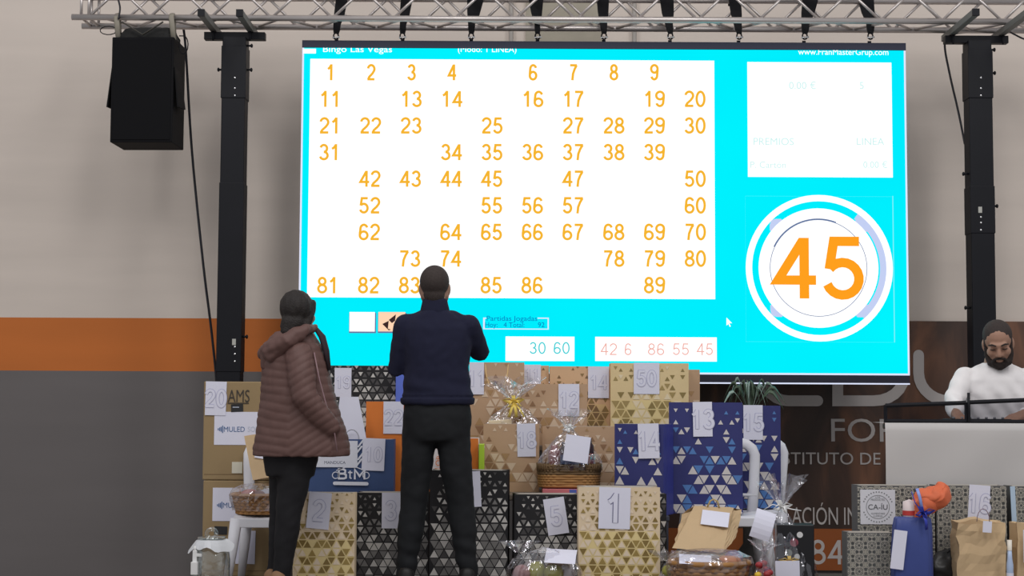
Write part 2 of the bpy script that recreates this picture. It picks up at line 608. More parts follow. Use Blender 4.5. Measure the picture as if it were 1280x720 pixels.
def tower(px, label, bars, brpx, mirror, ext):
    zc = TZ0 - 0.0205 - 0.0425 - 0.022
    x = at(px, 45, POST_Y).x
    e = thing('lifting_tower', label, 'tower', (x, POST_Y, 0), 0, 'truss lifting towers')
    I = inv_of(e)
    hw = 0.077
    b = MB()
    b.box((x - hw, POST_Y - 0.07, 0.0), (x + hw, POST_Y + 0.07, zc - 0.02), black_metal, I, 0.006)
    b.build('mast', e)
    for (pt, pb, g) in ((60, 125, 0.005), (230, 465, 0.004)):   # outer sleeves of the mast
        b = MB()
        za = at(px, pt if not mirror else pt + 4, POST_Y).z; zb2 = at(px, pb if not mirror or pt < 100 else 293, POST_Y).z
        b.box((x - hw - g, POST_Y - 0.07 - g, zb2), (x + hw + g, POST_Y + 0.07 + g, za), black_metal, I, 0.004)
        b.build('sleeve', e)
    for (q, r_) in ((100, 3), (113, 3), (122, 4)) + (((434, 3), (443, 3), (452, 3)) if not mirror else ((273, 3), (280, 3), (289, 3))):
        c = at(px + 1, q, POST_Y)
        b = MB(); b.ell((c.x + 0.0, POST_Y - 0.075, c.z), (0.007, 0.004, 0.007), chrome, I, 10, 6); b.build('pin', e)
    b = MB(); q = 428 if not mirror else 264
    c = at(px, q, POST_Y); b.box((c.x - 0.012, POST_Y - 0.078, c.z - 0.02), (c.x + 0.012, POST_Y - 0.073, c.z + 0.02), mat('sticker', (150, 150, 145)), I)
    b.build('sticker', e)
    for q, sd in ((58, 1), (88, 1), (88, -1), (421, 1)) if not mirror else ((63, 1), (92, 1), (218, -1), (385, -1), (258, 1)):
        c = at(px, q, POST_Y); b = MB()
        b.tube([(x + sd * (hw), POST_Y - 0.02, c.z), (x + sd * (hw + 0.03), POST_Y - 0.02, c.z)], 0.007, black_metal, 8, I)
        b.ell((x + sd * (hw + 0.032), POST_Y - 0.02, c.z), (0.009, 0.014, 0.014), black_metal, I, 10, 6)
        b.build('locking_knob', e)
    b = MB()
    c0 = at(brpx[0], 45, POST_Y).x; c1 = at(brpx[1], 45, POST_Y).x
    b.box((c0, POST_Y - 0.03, zc - 0.03), (c1, POST_Y + 0.03, zc + 0.02), black_metal, I, 0.003)
    b.build('crossbar', e)
    for bp in bars:
        xb = at(bp, 45, POST_Y).x; b = MB()
        b.box((xb - 0.021, TY0 - ext, zc + 0.021), (xb + 0.021, TY1 + 0.07, zc + 0.0635), mat('grey_steel', (86, 86, 84), 0.5, 0.15), I, 0.003)
        b.box((xb - 0.022, TY0 - ext - .006, zc + 0.02), (xb + 0.022, TY0 - ext + .012, zc + 0.0645), black_metal, I)
        b.tube([(xb, POST_Y - 0.045, zc - 0.045), (xb, POST_Y - 0.045, zc + 0.03)], 0.006, black_metal, 8, I)
        b.build('support_arm', e)
    b = MB()
    b.box((x - 0.25, POST_Y - 0.04, 0), (x + 0.25, POST_Y + 0.04, 0.05), black_metal, I)
    b.box((x - 0.04, POST_Y - 0.08, 0), (x + 0.04, POST_Y + 0.1, 0.05), black_metal, I)
    b.build('base', e)
    return e


tower(295, 'black lifting tower left of the screen behind the cardboard boxes', (268, 314), (256, 332), False, .31)
tower(1221, 'black lifting tower right of the screen behind the man in white', (1189, 1251), (1180, 1259), True, .42)

# ------------------------------------------------------------------ LED screen
SY = 10.50
sTL = at(377, 50, SY); sTR = at(1132, 55, SY); sBR = at(1137, 483, SY)
SX0 = at(375, 260, SY).x; SX1 = at(1134.5, 260, SY).x
SZ1 = at(755, 52.5, SY).z; SZ0 = at(755, 479, SY).z
e = thing('led_screen', 'huge bright LED screen with cyan bingo display, hung under the truss', 'screen', ((SX0 + SX1) / 2, SY, SZ0))
I = inv_of(e)
b = MB()
b.box((SX0, SY + 0.004, SZ0), (SX1, SY + 0.10, SZ1), mat('cabinet_black', (40, 40, 56), 0.5, 0.1, k=1.0), I)
b.build('cabinet', e)
zl1 = at(755, 61.5, SY).z; zl0 = at(755, 467.5, SY).z
b = MB(); b.box((SX0, SY - 0.012, zl1), (SX1, SY + 0.004, SZ1), mat('hanging_bar_black', (38, 42, 66), 0.5, 0.1, k=1.0), I); b.build('hanging_bar', e)


def cyan_mat():
    m = emit('cyan_leds', (0, 238, 255), 1.0)
    nt = m.node_tree; em = [n for n in nt.nodes if n.type == 'EMISSION'][0]
    tc = nt.nodes.new('ShaderNodeTexCoord'); n = nt.nodes.new('ShaderNodeTexNoise'); n.inputs['Scale'].default_value = 0.8
    nt.links.new(tc.outputs['Object'], n.inputs['Vector'])
    mx = nt.nodes.new('ShaderNodeMix'); mx.data_type = 'RGBA'
    mx.inputs['A'].default_value = L3((0, 228, 252)) + (1,); mx.inputs['B'].default_value = L3((0, 250, 255)) + (1,)
    nt.links.new(n.outputs['Fac'], mx.inputs['Factor']); nt.links.new(mx.outputs['Result'], em.inputs[0])
    return m


CYAN = cyan_mat(); WHT = emit('white_leds', (255, 255, 255), 1.15); EDGE = emit('pale_leds_and_edge_glow', (225, 232, 255), 1.0)
ORG = emit('orange_leds', (246, 182, 46), 1.0); ORG2 = emit('deep_orange_leds', (255, 160, 30), 1.0)
TEAL = emit('teal_leds', (70, 208, 214), 1.0); PINK = emit('pink_leds', (238, 176, 166), 1.0); PALE = emit('pale_green_leds', (205, 240, 238), 1.0)
LAV = emit('lavender_leds', (196, 208, 244), 1.0); NAVYL = emit('navy_leds', (10, 120, 190), 1.0); GRYL = emit('grey_leds', (100, 120, 160), 1.0)
DRK = emit('dark_leds', (60, 40, 40), 1.0); PEACH = emit('peach_leds', (255, 214, 180), 1.0)
b = MB()
b.rect(SX0, zl0, SX1, zl1, CYAN, I @ Matrix.Translation((0, SY, 0)))
ew = 0.012
Xe = I @ Matrix.Translation((0, SY - 0.001, 0))
b.rect(SX0, zl0, SX0 + ew, zl1, EDGE, Xe); b.rect(SX1 - ew, zl0, SX1, zl1, EDGE, Xe); b.rect(SX0, zl0, SX1, zl0 + ew, EDGE, Xe)  # emissive borders imitate the side glow of the LED modules
b.rect(SX0, SZ0, SX1, SZ0 + 0.009, EDGE, Xe)  # reflection along the cabinet's lower edge, painted as a glowing strip
b.build('display_panel', e)


def S(px, py):
    q = at(px, py, SY); return q.x, q.z


PS = FPX / SY * 0.9975


def XS(px, py, lift):
    q = at(px, py, SY)
    return I @ Matrix.Translation((q.x, SY - lift, q.z))


def srect(b, px0, py0, px1, py1, m, lift):
    x0, z1 = S(px0, (py0)); x1, z0 = S(px1, py1)
    b.rect(x0, z0, x1, z1, m, I @ Matrix.Translation((0, SY - lift, 0)))


rows = [[1, 2, 3, 4, 0, 6, 7, 8, 9, 0], [11, 0, 13, 14, 0, 16, 17, 0, 19, 20], [21, 22, 23, 0, 25, 0, 27, 28, 29, 30],
        [31, 0, 0, 34, 35, 36, 37, 38, 39, 0], [0, 42, 43, 44, 45, 0, 47, 0, 0, 50], [0, 52, 0, 0, 55, 56, 57, 0, 0, 60],
        [0, 62, 0, 64, 65, 66, 67, 68, 69, 70], [0, 0, 73, 74, 0, 0, 0, 78, 79, 80], [81, 82, 83, 0, 85, 86, 0, 0, 89, 0]]
b = MB(); srect(b, 388, 73.5, 894, 374, WHT, 0.002)
board = b.build('number_board', e)
for r, row in enumerate(rows):
    for c, n in enumerate(row):
        if n:
            px = 413.5 - r * 0.45 + c * (50.55 + r * 0.06); py = 90.5 + r * 33.25
            b = MB(); b.digits(str(n), XS(px, py, 0.004), 20.5 / PS, ORG, .15, width=(26.5 if n > 9 else 10.5) / PS); b.build('called_number', board)
b = MB(); srect(b, 934, 77.5, 1116, 222, WHT, 0.002); pz = b.build('prize_panel', e)
for s, px, py, h in (('0.00 €', 1003, 107, 9), ('5', 1077, 107, 9), ('PREMIOS', 967, 177, 9), ('LINEA', 1088, 177, 9), ('P. Cartón', 960, 206, 8), ('0.00 €', 1094, 206, 8)):
    b = MB(); b.text(s, XS(px, py, 0.004), h / PS, PALE, 'C'); b.build('prize_text', pz)
# the drawn ball
b = MB()
cx, cz = S(1024, 335)
Xc = lambda lift: I @ Matrix.Translation((0, SY - lift, 0))
u = 1 / PS
for (p0, p1) in (((932, 245), (1117, 246)), ((932, 427), (1117, 428)), ((931.5, 245), (932.5, 428)), ((1116.5, 245), (1117.5, 428))):
    srect(b, p0[0], p0[1], p1[0], p1[1], emit('thin_line_leds', (120, 240, 250), 1.0), 0.002)
b.ring(cx, cz, 84 * u, 92 * u, WHT, Xc(0.004), seg=72)
# lavender square seen between ring and disc
for k in range(96):
    a0 = 2 * PI * k / 96; a1 = 2 * PI * (k + 1) / 96
    def rr(a):
        q = 61.5 / max(abs(math.cos(a)), abs(math.sin(a)))
        return min(84.5, q)
    if rr(a0) > 76 and rr(a1) > 76 and not (2.6 < a0 < 3.7):
        b.add([(cx + 70 * u * math.cos(a0), 0, cz + 70 * u * math.sin(a0)), (cx + rr(a0) * u * math.cos(a0), 0, cz + rr(a0) * u * math.sin(a0)),
               (cx + rr(a1) * u * math.cos(a1), 0, cz + rr(a1) * u * math.sin(a1)), (cx + 70 * u * math.cos(a1), 0, cz + 70 * u * math.sin(a1))], [(0, 1, 2, 3)], LAV, False, Xc(0.003))
b.ring(cx, cz, 76 * u, 85 * u, LAV, Xc(0.0035), a0=-0.85, a1=0.95)
b.disc(cx - 1 * u, cz, 75 * u, WHT, Xc(0.005), 0, 72)
b.ring(cx - 1 * u, cz, 60.2 * u, 61 * u, GRYL, Xc(0.006), seg=72)
b.ring(cx - 1 * u, cz, 60.2 * u, 62.2 * u, GRYL, Xc(0.0062), seg=30, a0=1.2, a1=2.7)
ball = b.build('ball_emblem', e)
b = MB(); b.digits('45', XS(1023.5, 335, 0.008), 77 / PS, ORG2, .155, width=114 / PS); b.build('drawn_number', ball)
# last numbers
b = MB(); srect(b, 632, 420.5, 718, 451.5, WHT, 0.002); st = b.build('line_number_strip', e)
for s, px in (('30', 672), ('60', 702)):
    b = MB(); b.digits(s, XS(px, 435, 0.004), 15 / PS, TEAL, .11, width=20.5 / PS); b.build('strip_number', st)
b = MB(); srect(b, 744, 421, 896, 452, WHT, 0.002); st = b.build('last_number_strip', e)
for s, px in (('42', 761), ('6', 785), ('86', 820), ('55', 851), ('45', 881)):
    b = MB(); b.digits(s, XS(px, 436.5, 0.004), 15 / PS, PINK, .09, width=(21 if len(s) > 1 else 9) / PS); b.build('strip_number', st)
for i, (p0, p1) in enumerate(((437, 469), (473, 507))):
    b = MB(); srect(b, p0 - 0.5, 391, p1 + 1, 416.5, GRYL, 0.002); srect(b, p0, 390, p1 - 0.5, 414.5, WHT if i == 0 else PEACH, 0.004)
    if i == 1:
        for poly in (((478, 405), (486, 401), (485, 411), (489, 412), (486, 413)), ((486, 400), (495, 393), (494, 401), (490, 404))):
            b.add([(S(*p)[0], SY - 0.006, S(*p)[1]) for p in poly], [tuple(range(len(poly)))], DRK, False, I)
    b.build('screen_button', e)
b = MB()
for q in ((604, 398, 606, 411.5), (684.5, 398, 686, 411.5), (604, 410.5, 686, 412), (604, 397, 608, 398.5), (672, 397, 686, 398.5)):
    srect(b, *q, EDGE, 0.002)
b.text('Partidas Jogadas', XS(640, 398, 0.004), 6 / PS, NAVYL, 'C', width=63 / PS)
b.text('Hoy:   4 Total:', XS(631, 406, 0.004), 6 / PS, NAVYL, 'C', width=49 / PS)
b.text('92', XS(676.5, 406, 0.004), 6 / PS, NAVYL, 'C')
b.build('game_counter', e)
b = MB()
b.add([(S(*p)[0], SY - 0.004, S(*p)[1]) for p in ((908, 397), (915, 404), (911.5, 404), (913.5, 408), (912, 408.5), (910.5, 405), (908, 407))], [tuple(range(7))], WHT, False, I)
b.build('cursor', e)
for s, px, py, wpx in (('Bingo Las Vegas', 447, 61.5, 87), ('(Modo: 1 LINEA)', 609, 61.5, 74), ('www.FranMasterGrup.com', 1054, 65, 114)):
    b = MB(); b.text(s, XS(px, py, 0.003), 7.5 / PS, WHT, 'C', width=wpx / PS); b.build('title_text', e)
b = MB(); srect(b, 379, 61, 395, 67, WHT, 0.003); b.build('window_icon', e)

# ------------------------------------------------------------------ lifting straps
straps = [(420, 434, 417, 426, 420), (501, 515, 500, 508, 503), (584, 604, 585, 594, 589), (661, 679, 668, 675, 672), (746, 761, 750, 759, 755),
          (825, 842, 831, 841, 838), (911, 926, 917, 927, 924), (1003, 1022, 1002, 1012, 1006), (1073, 1092, 1083, 1093, 1088)]
ordn = ['leftmost', 'second from left', 'third from left', 'fourth from left', 'middle', 'fourth from right', 'third from right', 'second from right', 'rightmost']
SLY = (TY0 + TY1) / 2
for (a0, a1, b0, b1, sx), od in zip(straps, ordn):
    q = at(sx, 53, SY + 0.03)
    e = thing('lifting_strap', 'black lifting strap between truss and screen, %s of the nine' % od, 'strap', (q.x, q.y, SZ1), 0, 'black lifting straps above the screen')
    I = inv_of(e)
    b = MB()
    lev = [(-14, a0 - 1, a1 + 1), (0, a0, a1), (16, (a0 * .5 + b0 * .5) - 0.5, (a1 * .5 + b1 * .5) + .5), (28, b0, b1), (36, (b0 + sx - 3.5) / 2, (b1 + sx + 3.5) / 2), (41, sx - 3, sx + 3)]
    vs = []
    for (py, l, r_) in lev:
        p = at(l, py, SLY - 0.02); p2 = at(r_, py, SLY + 0.02)
        for (pp, dy) in ((p, -0.012), (p2, -0.012), (p2, 0.012), (p, 0.012)):
            vs.append((pp.x, pp.y + dy, p.z))
    n = len(lev); fs = []
    for i in range(n - 1):
        for k in range(4): fs.append((i * 4 + k, i * 4 + (k + 1) % 4, (i + 1) * 4 + (k + 1) % 4, (i + 1) * 4 + k))
    fs += [(0, 1, 2, 3), tuple(range(4 * n - 1, 4 * n - 5, -1))]
    b.add(vs, fs, black_dull, False, I)
    # loop over the upper chord
    pt = at((a0 + a1) / 2, -14, SLY)
    b.tube([(pt.x, SLY, pt.z - 0.02), (pt.x, TY1, TZ1 + 0.03), (pt.x, TY1 + 0.03, TZ1 + 0.02), (pt.x, TY1 + 0.03, TZ1 - 0.03)], 0.012, black_dull, 8, I, (2.0, .6))
    b.build('sling', e)
    b = MB()
    ct = at(sx, 44, SLY)
    pts = [(ct.x + 0.016 * math.cos(t), ct.y, ct.z - 0.006 + 0.022 * math.sin(t)) for t in [i * 2 * PI / 14 for i in range(15)]]
    b.tube(pts, 0.005, black_metal, 6, I)
    b.tube([(ct.x - 0.022, ct.y, ct.z - 0.016), (ct.x + 0.026, ct.y, ct.z - 0.012)], 0.006, chrome, 8, I)
    b.box((ct.x - 0.012, SY + 0.01, SZ1 - 0.001), (ct.x + 0.012, SLY + 0.03, SZ1 + 0.016), black_metal, I)
    b.build('shackle', e)

# ------------------------------------------------------------------ hanging speaker
spy = 10.28
p0 = at(140, 46, spy); p1 = at(215, 178, spy)
spk_w = p1.x - p0.x; spk_h = p0.z - p1.z
e = thing('loudspeaker', 'black loudspeaker hanging from the left end of the truss', 'speaker', ((p0.x + p1.x) / 2, spy, p1.z), math.radians(-1.5))
spk = mat('speaker_black', (16, 16, 20), 0.75, 0.2, 20, k=0.9, spec=0.2)
b = MB()
b.box((-spk_w / 2, 0, 0), (spk_w / 2, 0.33, spk_h), spk, None, 0.006)
b.build('body', e)
b = MB(); b.box((-spk_w / 2 + 0.012, -0.006, 0.015), (spk_w / 2 - 0.012, 0.003, spk_h - 0.015), mat('speaker_grille', (13, 13, 17), 0.8, 0.3, 200, k=0.9, spec=0.2), None, 0.004)
b.build('grille', e)
b = MB()     # cloth cover gathered on top
b.loft([(spk_h - .004, 0, .14, spk_w * .49, .13), (spk_h + .03, .005, .14, spk_w * .46, .12), (spk_h + .065, .012, .14, spk_w * .40, .09), (spk_h + .085, .015, .14, spk_w * .33, .05)], mat('dark_cover', (36, 36, 36), 0.9, 0.2, k=1.0), 48, None, False, 0, 4,
       lambda a, z: 1 + .06 * math.sin(7 * a + z * 40) + .04 * math.sin(13 * a))
b.build('folded_cover', e)
for s in (-1, 1):
    b = MB()
    x = s * (spk_w / 2 + 0.004)
    b.add([(x, 0.02, spk_h * .72), (x, 0.2, spk_h * .72), (x + s * 0.035, 0.2, spk_h * .36), (x + s * 0.03, 0.02, spk_h * .34),
           (x - s * .004, 0.02, spk_h * .72), (x - s * .004, 0.2, spk_h * .72), (x + s * 0.024, 0.2, spk_h * .36), (x + s * 0.02, 0.02, spk_h * .34)],
          [(0, 1, 2, 3), (7, 6, 5, 4), (0, 3, 7, 4), (1, 5, 6, 2), (3, 2, 6, 7), (0, 4, 5, 1)], spk)
    b.build('cover_flap', e)
for px in (146, 215):
    q = at(px, 20, TY0); b = MB()
    xl = q.x - e.location.x; zc = TZ0 - e.location.z; yc = TY0 - spy
    b.tube([(xl + 0.018, yc - 0.02, spk_h - 0.01), (xl, yc - 0.024, zc), (xl, yc, zc + 0.024), (xl, yc + 0.024, zc), (xl + 0.01, yc + 0.03, spk_h - 0.02)], 0.009, mat('grey_sling', (120, 115, 105), 0.8), 8, None, (2.0, .7))
    b.build('hanging_sling', e)
b = MB()
b.tube([(-0.14, 0.0, spk_h + 0.1), (0.0, -0.01, spk_h + 0.012), (0.13, 0.0, spk_h + 0.1)], 0.008, mat('dark_strap', (60, 58, 54), 0.8), 8, None, (1.6, .6))
b.build('tie_strap', e)
b = MB()
b.tube([(-spk_w / 2 + .05, .05, spk_h + .03)] + [(-spk_w / 2 - 0.04 + 0.055 * math.cos(t), 0.05, spk_h + 0.055 + 0.028 * math.sin(t)) for t in [i * 0.5 for i in range(13)]], 0.0035, black_dull, 6)
b.build('cable_loop', e)
b = MB()
b.tube([(spk_w / 2 + .01, .1, spk_h + .03)] + [(spk_w / 2 + 0.04 + 0.03 * math.cos(t), 0.1, spk_h - 0.03 + 0.06 * math.sin(t)) for t in [1.6 - i * 0.5 for i in range(11)]], 0.004, black_dull, 6)
b.build('cable_loop', e)


def cable(pts, r, label, d):
    b = MB()
    P = [at(px, py, dd) for (px, py, dd) in pts]
    Q = []
    for i in range(len(P) - 1):     # smooth
        p0_ = P[max(i - 1, 0)]; p1_ = P[i]; p2_ = P[i + 1]; p3_ = P[min(i + 2, len(P) - 1)]
        for k in range(8):
            t = k / 8
            Q.append(0.5 * ((2 * p1_) + (p2_ - p0_) * t + (2 * p0_ - 5 * p1_ + 4 * p2_ - p3_) * t * t + (3 * p1_ - p0_ - 3 * p2_ + p3_) * t ** 3))
    Q.append(P[-1])
    b.tube(Q, r, mat('cable_black', (24, 24, 34), 0.5, k=1.1), 8)
    o = b.build('power_cable', None, Q[-1]); tag(o, label, 'cable', None)
    return o


cable([(228, 30, 10.66), (232, 60, 10.7), (240, 190, 10.75), (254, 330, 10.75), (265, 420, 10.75), (272, 500, 10.75), (276, 640, 10.75), (285, 743, 10.75)], 0.0085, 'long black cable dropping from the hanging speaker to the floor', 0)
cable([(1262, 33, 10.72), (1222, 39, 10.72), (1190, 43, 10.72), (1181, 55, 10.72), (1187, 92, 10.7), (1198, 140, 10.68), (1206, 180, 10.62)], 0.0075, 'thin black cable looping from the truss to the right tower', 0)
cable([(1255, 34, 10.45), (1268, 43, 10.55), (1290, 50, 10.6), (1330, 40, 10.63)], 0.006, 'short black cable running off along the truss at far right', 0)
cable([(148, 24, 10.32), (150, 10, 10.33), (147, -6, 10.35), (149, -20, 10.37)], 0.006, 'thin dark cable climbing the truss above the speaker', 0)

# ================================================================== FURNITURE UNDER THE PRIZES
wood_dark = mat('table_board', (96, 86, 76), 0.6)


def table(label, x0, x1, y0, y1, ztop, name='folding_table'):
    e = thing(name, label, 'table', ((x0 + x1) / 2, (y0 + y1) / 2, STAGE_Z))
    I = inv_of(e)
    b = MB(); b.box((x0, y0, ztop - 0.035), (x1, y1, ztop), wood_dark, I, 0.006); b.build('tabletop', e)
    for x in (x0 + 0.06, x1 - 0.06):
        for y in (y0 + 0.04, y1 - 0.04):
            b = MB(); b.tube([(x, y, STAGE_Z), (x, y, ztop - 0.034)], 0.014, black_metal, 10, I); b.build('leg', e)
    return e


BENCH_Z = 0.735; TAB_Z = 1.0
bxl = at(384, 600, 9.3).x; bxr = at(766, 600, 9.3).x
table('long low table behind the front gift bags, nearly hidden', bxl, bxr, 9.20, 9.74, BENCH_Z, 'low_table')
table('tall trestle table under the back row of gift bags', at(404, 600, 10).x, at(878, 600, 10).x, 9.78, 10.30, TAB_Z)


def chair(label, x, y, rot):
    """white monobloc chair; y = middle of the seat"""
    e = thing('plastic_chair', label, 'chair', (x, y, STAGE_Z), rot, 'white plastic chairs')
    sw, sd, sh = 0.215, 0.20, 0.38
    b = MB()
    n = 10; vs = []; fs = []
    for j in range(n + 1):
        for i in range(n + 1):
            u = i / n * 2 - 1; v = j / n * 2 - 1
            z = sh - 0.012 * (1 - u * u) - (0.03 * max(0, -v - 0.6) / 0.4 if v < -0.6 else 0)
            vs.append((u * sw * (1 - 0.06 * v), v * sd, z))
    k = len(vs)
    vs += [(p[0], p[1], p[2] - 0.018) for p in vs]
    for j in range(n):
        for i in range(n):
            a = j * (n + 1) + i
            fs.append((a, a + 1, a + n + 2, a + n + 1)); fs.append((k + a, k + a + n + 1, k + a + n + 2, k + a + 1))
    for i in range(n):
        for (a, c) in ((i, i + 1), (n * (n + 1) + i + 1, n * (n + 1) + i)): fs.append((c, a, k + a, k + c))
        for (a, c) in (((i + 1) * (n + 1), i * (n + 1)), (i * (n + 1) + n, (i + 1) * (n + 1) + n)): fs.append((c, a, k + a, k + c))
    b.add(vs, fs, plastic_white, True)
    b.box((-sw, -sd - 0.004, sh - 0.062), (sw, -sd + 0.012, sh - 0.012), plastic_white, None, 0.004)
    for s in (-1, 1): b.box((s * sw - 0.008, -sd, sh - 0.055), (s * sw + 0.008, sd, sh - 0.012), plastic_white, None, 0.003)
    b.build('seat', e)
    for s in (-1, 1):
        for (yy, fy) in ((-sd + 0.015, -0.045), (sd - 0.015, 0.06)):
            b = MB(); b.tube([(s * (sw - 0.012), yy, sh - 0.014), (s * (sw + 0.006), yy + fy * 0.5, sh * .5), (s * (sw + 0.028), yy + fy, 0.0)], [0.034, 0.029, 0.021], plastic_white, 10, None, (1.0, .75)); b.build('leg', e)
    b = MB()
    P = [(-sw + 0.03, sd - 0.01, sh - 0.03), (-sw + 0.012, sd + 0.03, sh + 0.14), (-sw - 0.0, sd + 0.07, sh + 0.27), (-sw - 0.002, sd + .08, sh + .325), (-sw + 0.012, sd + 0.088, sh + 0.362), (-sw + 0.045, sd + 0.094, sh + 0.388), (-sw + 0.09, sd + 0.098, sh + 0.398)]
    P = P + [(0, sd + 0.1, sh + 0.402)] + [(-p[0], p[1], p[2]) for p in reversed(P)]
    b.tube(P, 0.030, plastic_white, 10, None, (1.05, .5))
    b.tube([(-sw, sd + 0.02, sh + 0.09), (0, sd + 0.03, sh + 0.095), (sw, sd + 0.02, sh + 0.09)], 0.02, plastic_white, 8, None, (1, .5))
    for s in (-0.055, 0, 0.055):
        b.tube([(s, sd + 0.025, sh + 0.09), (s, sd + 0.07, sh + 0.25), (s, sd + 0.098, sh + 0.39)], 0.016, plastic_white, 8, None, (1, .35))
    b.build('backrest', e)
    return e


CHZ = STAGE_Z + 0.38
chair('white plastic chair beside the woman, holding a wrapped basket', at(347, 640, 9.0).x, 9.03, 0.0)
chair('white plastic chair under the large blue gift bag, its back post showing', at(905, 640, 9.3).x, 9.27, 0.0)
chair('white plastic chair under the rightmost blue bag, behind the other chairs', at(934, 640, 9.8).x, 9.80, math.radians(-10))

# ================================================================== GIFT BAGS
MC = lambda n, c, **k: mat(n, c, k.pop('rough', 0.5), 0.05, **k)
styles = {
    'gold': dict(base=MC('cream_card', (186, 168, 142)), side=MC('cream_card', (186, 168, 142)), tris=[MC('gold_foil', (132, 112, 64), rough=0.4), MC('gold_foil_deep', (112, 93, 52), rough=0.4), MC('cream_tri', (192, 176, 156))], w=[4, 3, 4], line=MC('pale_gold', (190, 172, 124), rough=.45), s=0.052, p0=1.15, p1=0.95),
    'black': dict(base=MC('black_card', (30, 29, 32), k=1.2), side=MC('black_card', (30, 29, 32)), tris=[MC('white_tri', (166, 163, 160)), MC('grey_tri', (104, 102, 101)), MC('dark_tri', (62, 60, 61))], w=[4, 4, 3], line=None, s=0.052, p0=1.15, p1=0.85),
    'silver': dict(base=MC('black_card', (30, 29, 32)), side=MC('black_card', (30, 29, 32)), tris=[MC('white_tri', (166, 163, 160)), MC('grey_tri', (104, 102, 101)), MC('dark_tri', (62, 60, 61))], w=[5, 5, 1], line=None, s=0.056, p0=1.2, p1=0.75),
    'tan': dict(base=MC('tan_card', (158, 130, 104)), side=MC('tan_side', (152, 124, 94)), tris=[MC('pale_tri', (180, 160, 138)), MC('brown_tri', (124, 94, 68)), MC('ochre_tri', (144, 114, 80))], w=[5, 2, 2], line=None, s=0.066, p0=0.8, p1=0.42),
    'tangold': dict(base=MC('tan_card_light', (178, 146, 114)), side=MC('tan_side', (152, 124, 94)), tris=[MC('brass_tri', (120, 97, 60)), MC('brown_tri2', (110, 86, 58))], w=[4, 3], line=MC('pale_gold2', (182, 156, 112), rough=.45), s=0.058, p0=0.9, p1=0.5),
    'goldbig': dict(base=MC('straw_card', (186, 166, 126)), side=MC('tan_side', (152, 124, 94)), tris=[MC('bronze_tri', (118, 102, 62), rough=.4), MC('bronze_tri2', (138, 119, 76), rough=.4), MC('cream_tri2', (192, 178, 150))], w=[5, 3, 3], line=MC('pale_gold', (190, 172, 124), rough=.45), s=0.064, p0=0.95, p1=0.7),
    'blue': dict(base=MC('navy_card', (42, 45, 94)), side=MC('blue_side', (44, 49, 116)), tris=[MC('ivory_tri', (176, 171, 170)), MC('sky_tri', (70, 106, 158))], w=[6, 4], line=None, s=0.064, p0=0.74, p1=0.28),
}
tile_base = MC('grey_tile_card', (80, 80, 80)); tile_line = MC('pale_tile_line', (156, 152, 142))


def bag_mesh(b, w, d, h, base, side, bulge=0.008, pinch=0.2, crumple=0.0, taper=0.0, seed=0):
    nx, nz = 8, 10
    rnd = random.Random(seed)
    off = Vector((rnd.random() * 50, rnd.random() * 50, rnd.random() * 50))
    def fb(u, v): return bulge * math.sin(PI * u) * math.sin(PI * min(1, v * 1.05))
    def cr(x, y, z):
        if not crumple: return Vector((x, y, z))
        q = Vector((x, y, z))
        n = noise.noise_vector(q * 9 + off) * crumple + noise.noise_vector(q * 25 + off) * crumple * .4
        return q + n * min(1, 0.2 + z / h)
    loops = []
    for j in range(nz + 1):
        v = j / nz; z = v * h; ww = w * (1 - taper * v)
        L = []
        for i in range(nx + 1): u = i / nx; L.append(cr((u - .5) * ww, -fb(u, v), z))
        pin = pinch * d * v
        L.append(cr(ww / 2 - pin, d / 2, z))
        for i in range(nx + 1): u = 1 - i / nx; L.append(cr((u - .5) * ww, d + fb(u, v) * .6, z))
        L.append(cr(-ww / 2 + pin, d / 2, z))
        loops.append(L)
    n = len(loops[0])
    def strip(A, B, m, rng):
        vs = []; fs = []
        for k in rng:
            k2 = (k + 1) % n
            i0 = len(vs); vs += [A[k], A[k2], B[k2], B[k]]; fs.append((i0, i0 + 1, i0 + 2, i0 + 3))
        b.add(vs, fs, m)
    fr = list(range(0, nx)) + list(range(nx + 2, 2 * nx + 2)); sd = [nx, nx + 1, 2 * nx + 2, 2 * nx + 3]
    for j in range(nz):
        strip(loops[j], loops[j + 1], base, fr); strip(loops[j], loops[j + 1], side, sd)
    b.add(loops[0], [tuple(range(n - 1, -1, -1))], base)
    # thin walls: rim and inside
    c = Vector((0, d / 2, 0))
    ki = (0.9, .6) if crumple else (.985, .95)
    inn = [Vector((p.x * ki[0], (p.y - d / 2) * ki[1] + d / 2, p.z - (.01 if crumple else 0))) for p in loops[-1]]
    strip(loops[-1], inn, base, range(n))
    low = [Vector((p.x, p.y, p.z - h * .5)) for p in inn]
    im = base if crumple else mat('bag_inside', (170, 165, 158))
    strip(inn, low, im, range(n))
    b.add(low, [tuple(range(n))], im)
    return fb


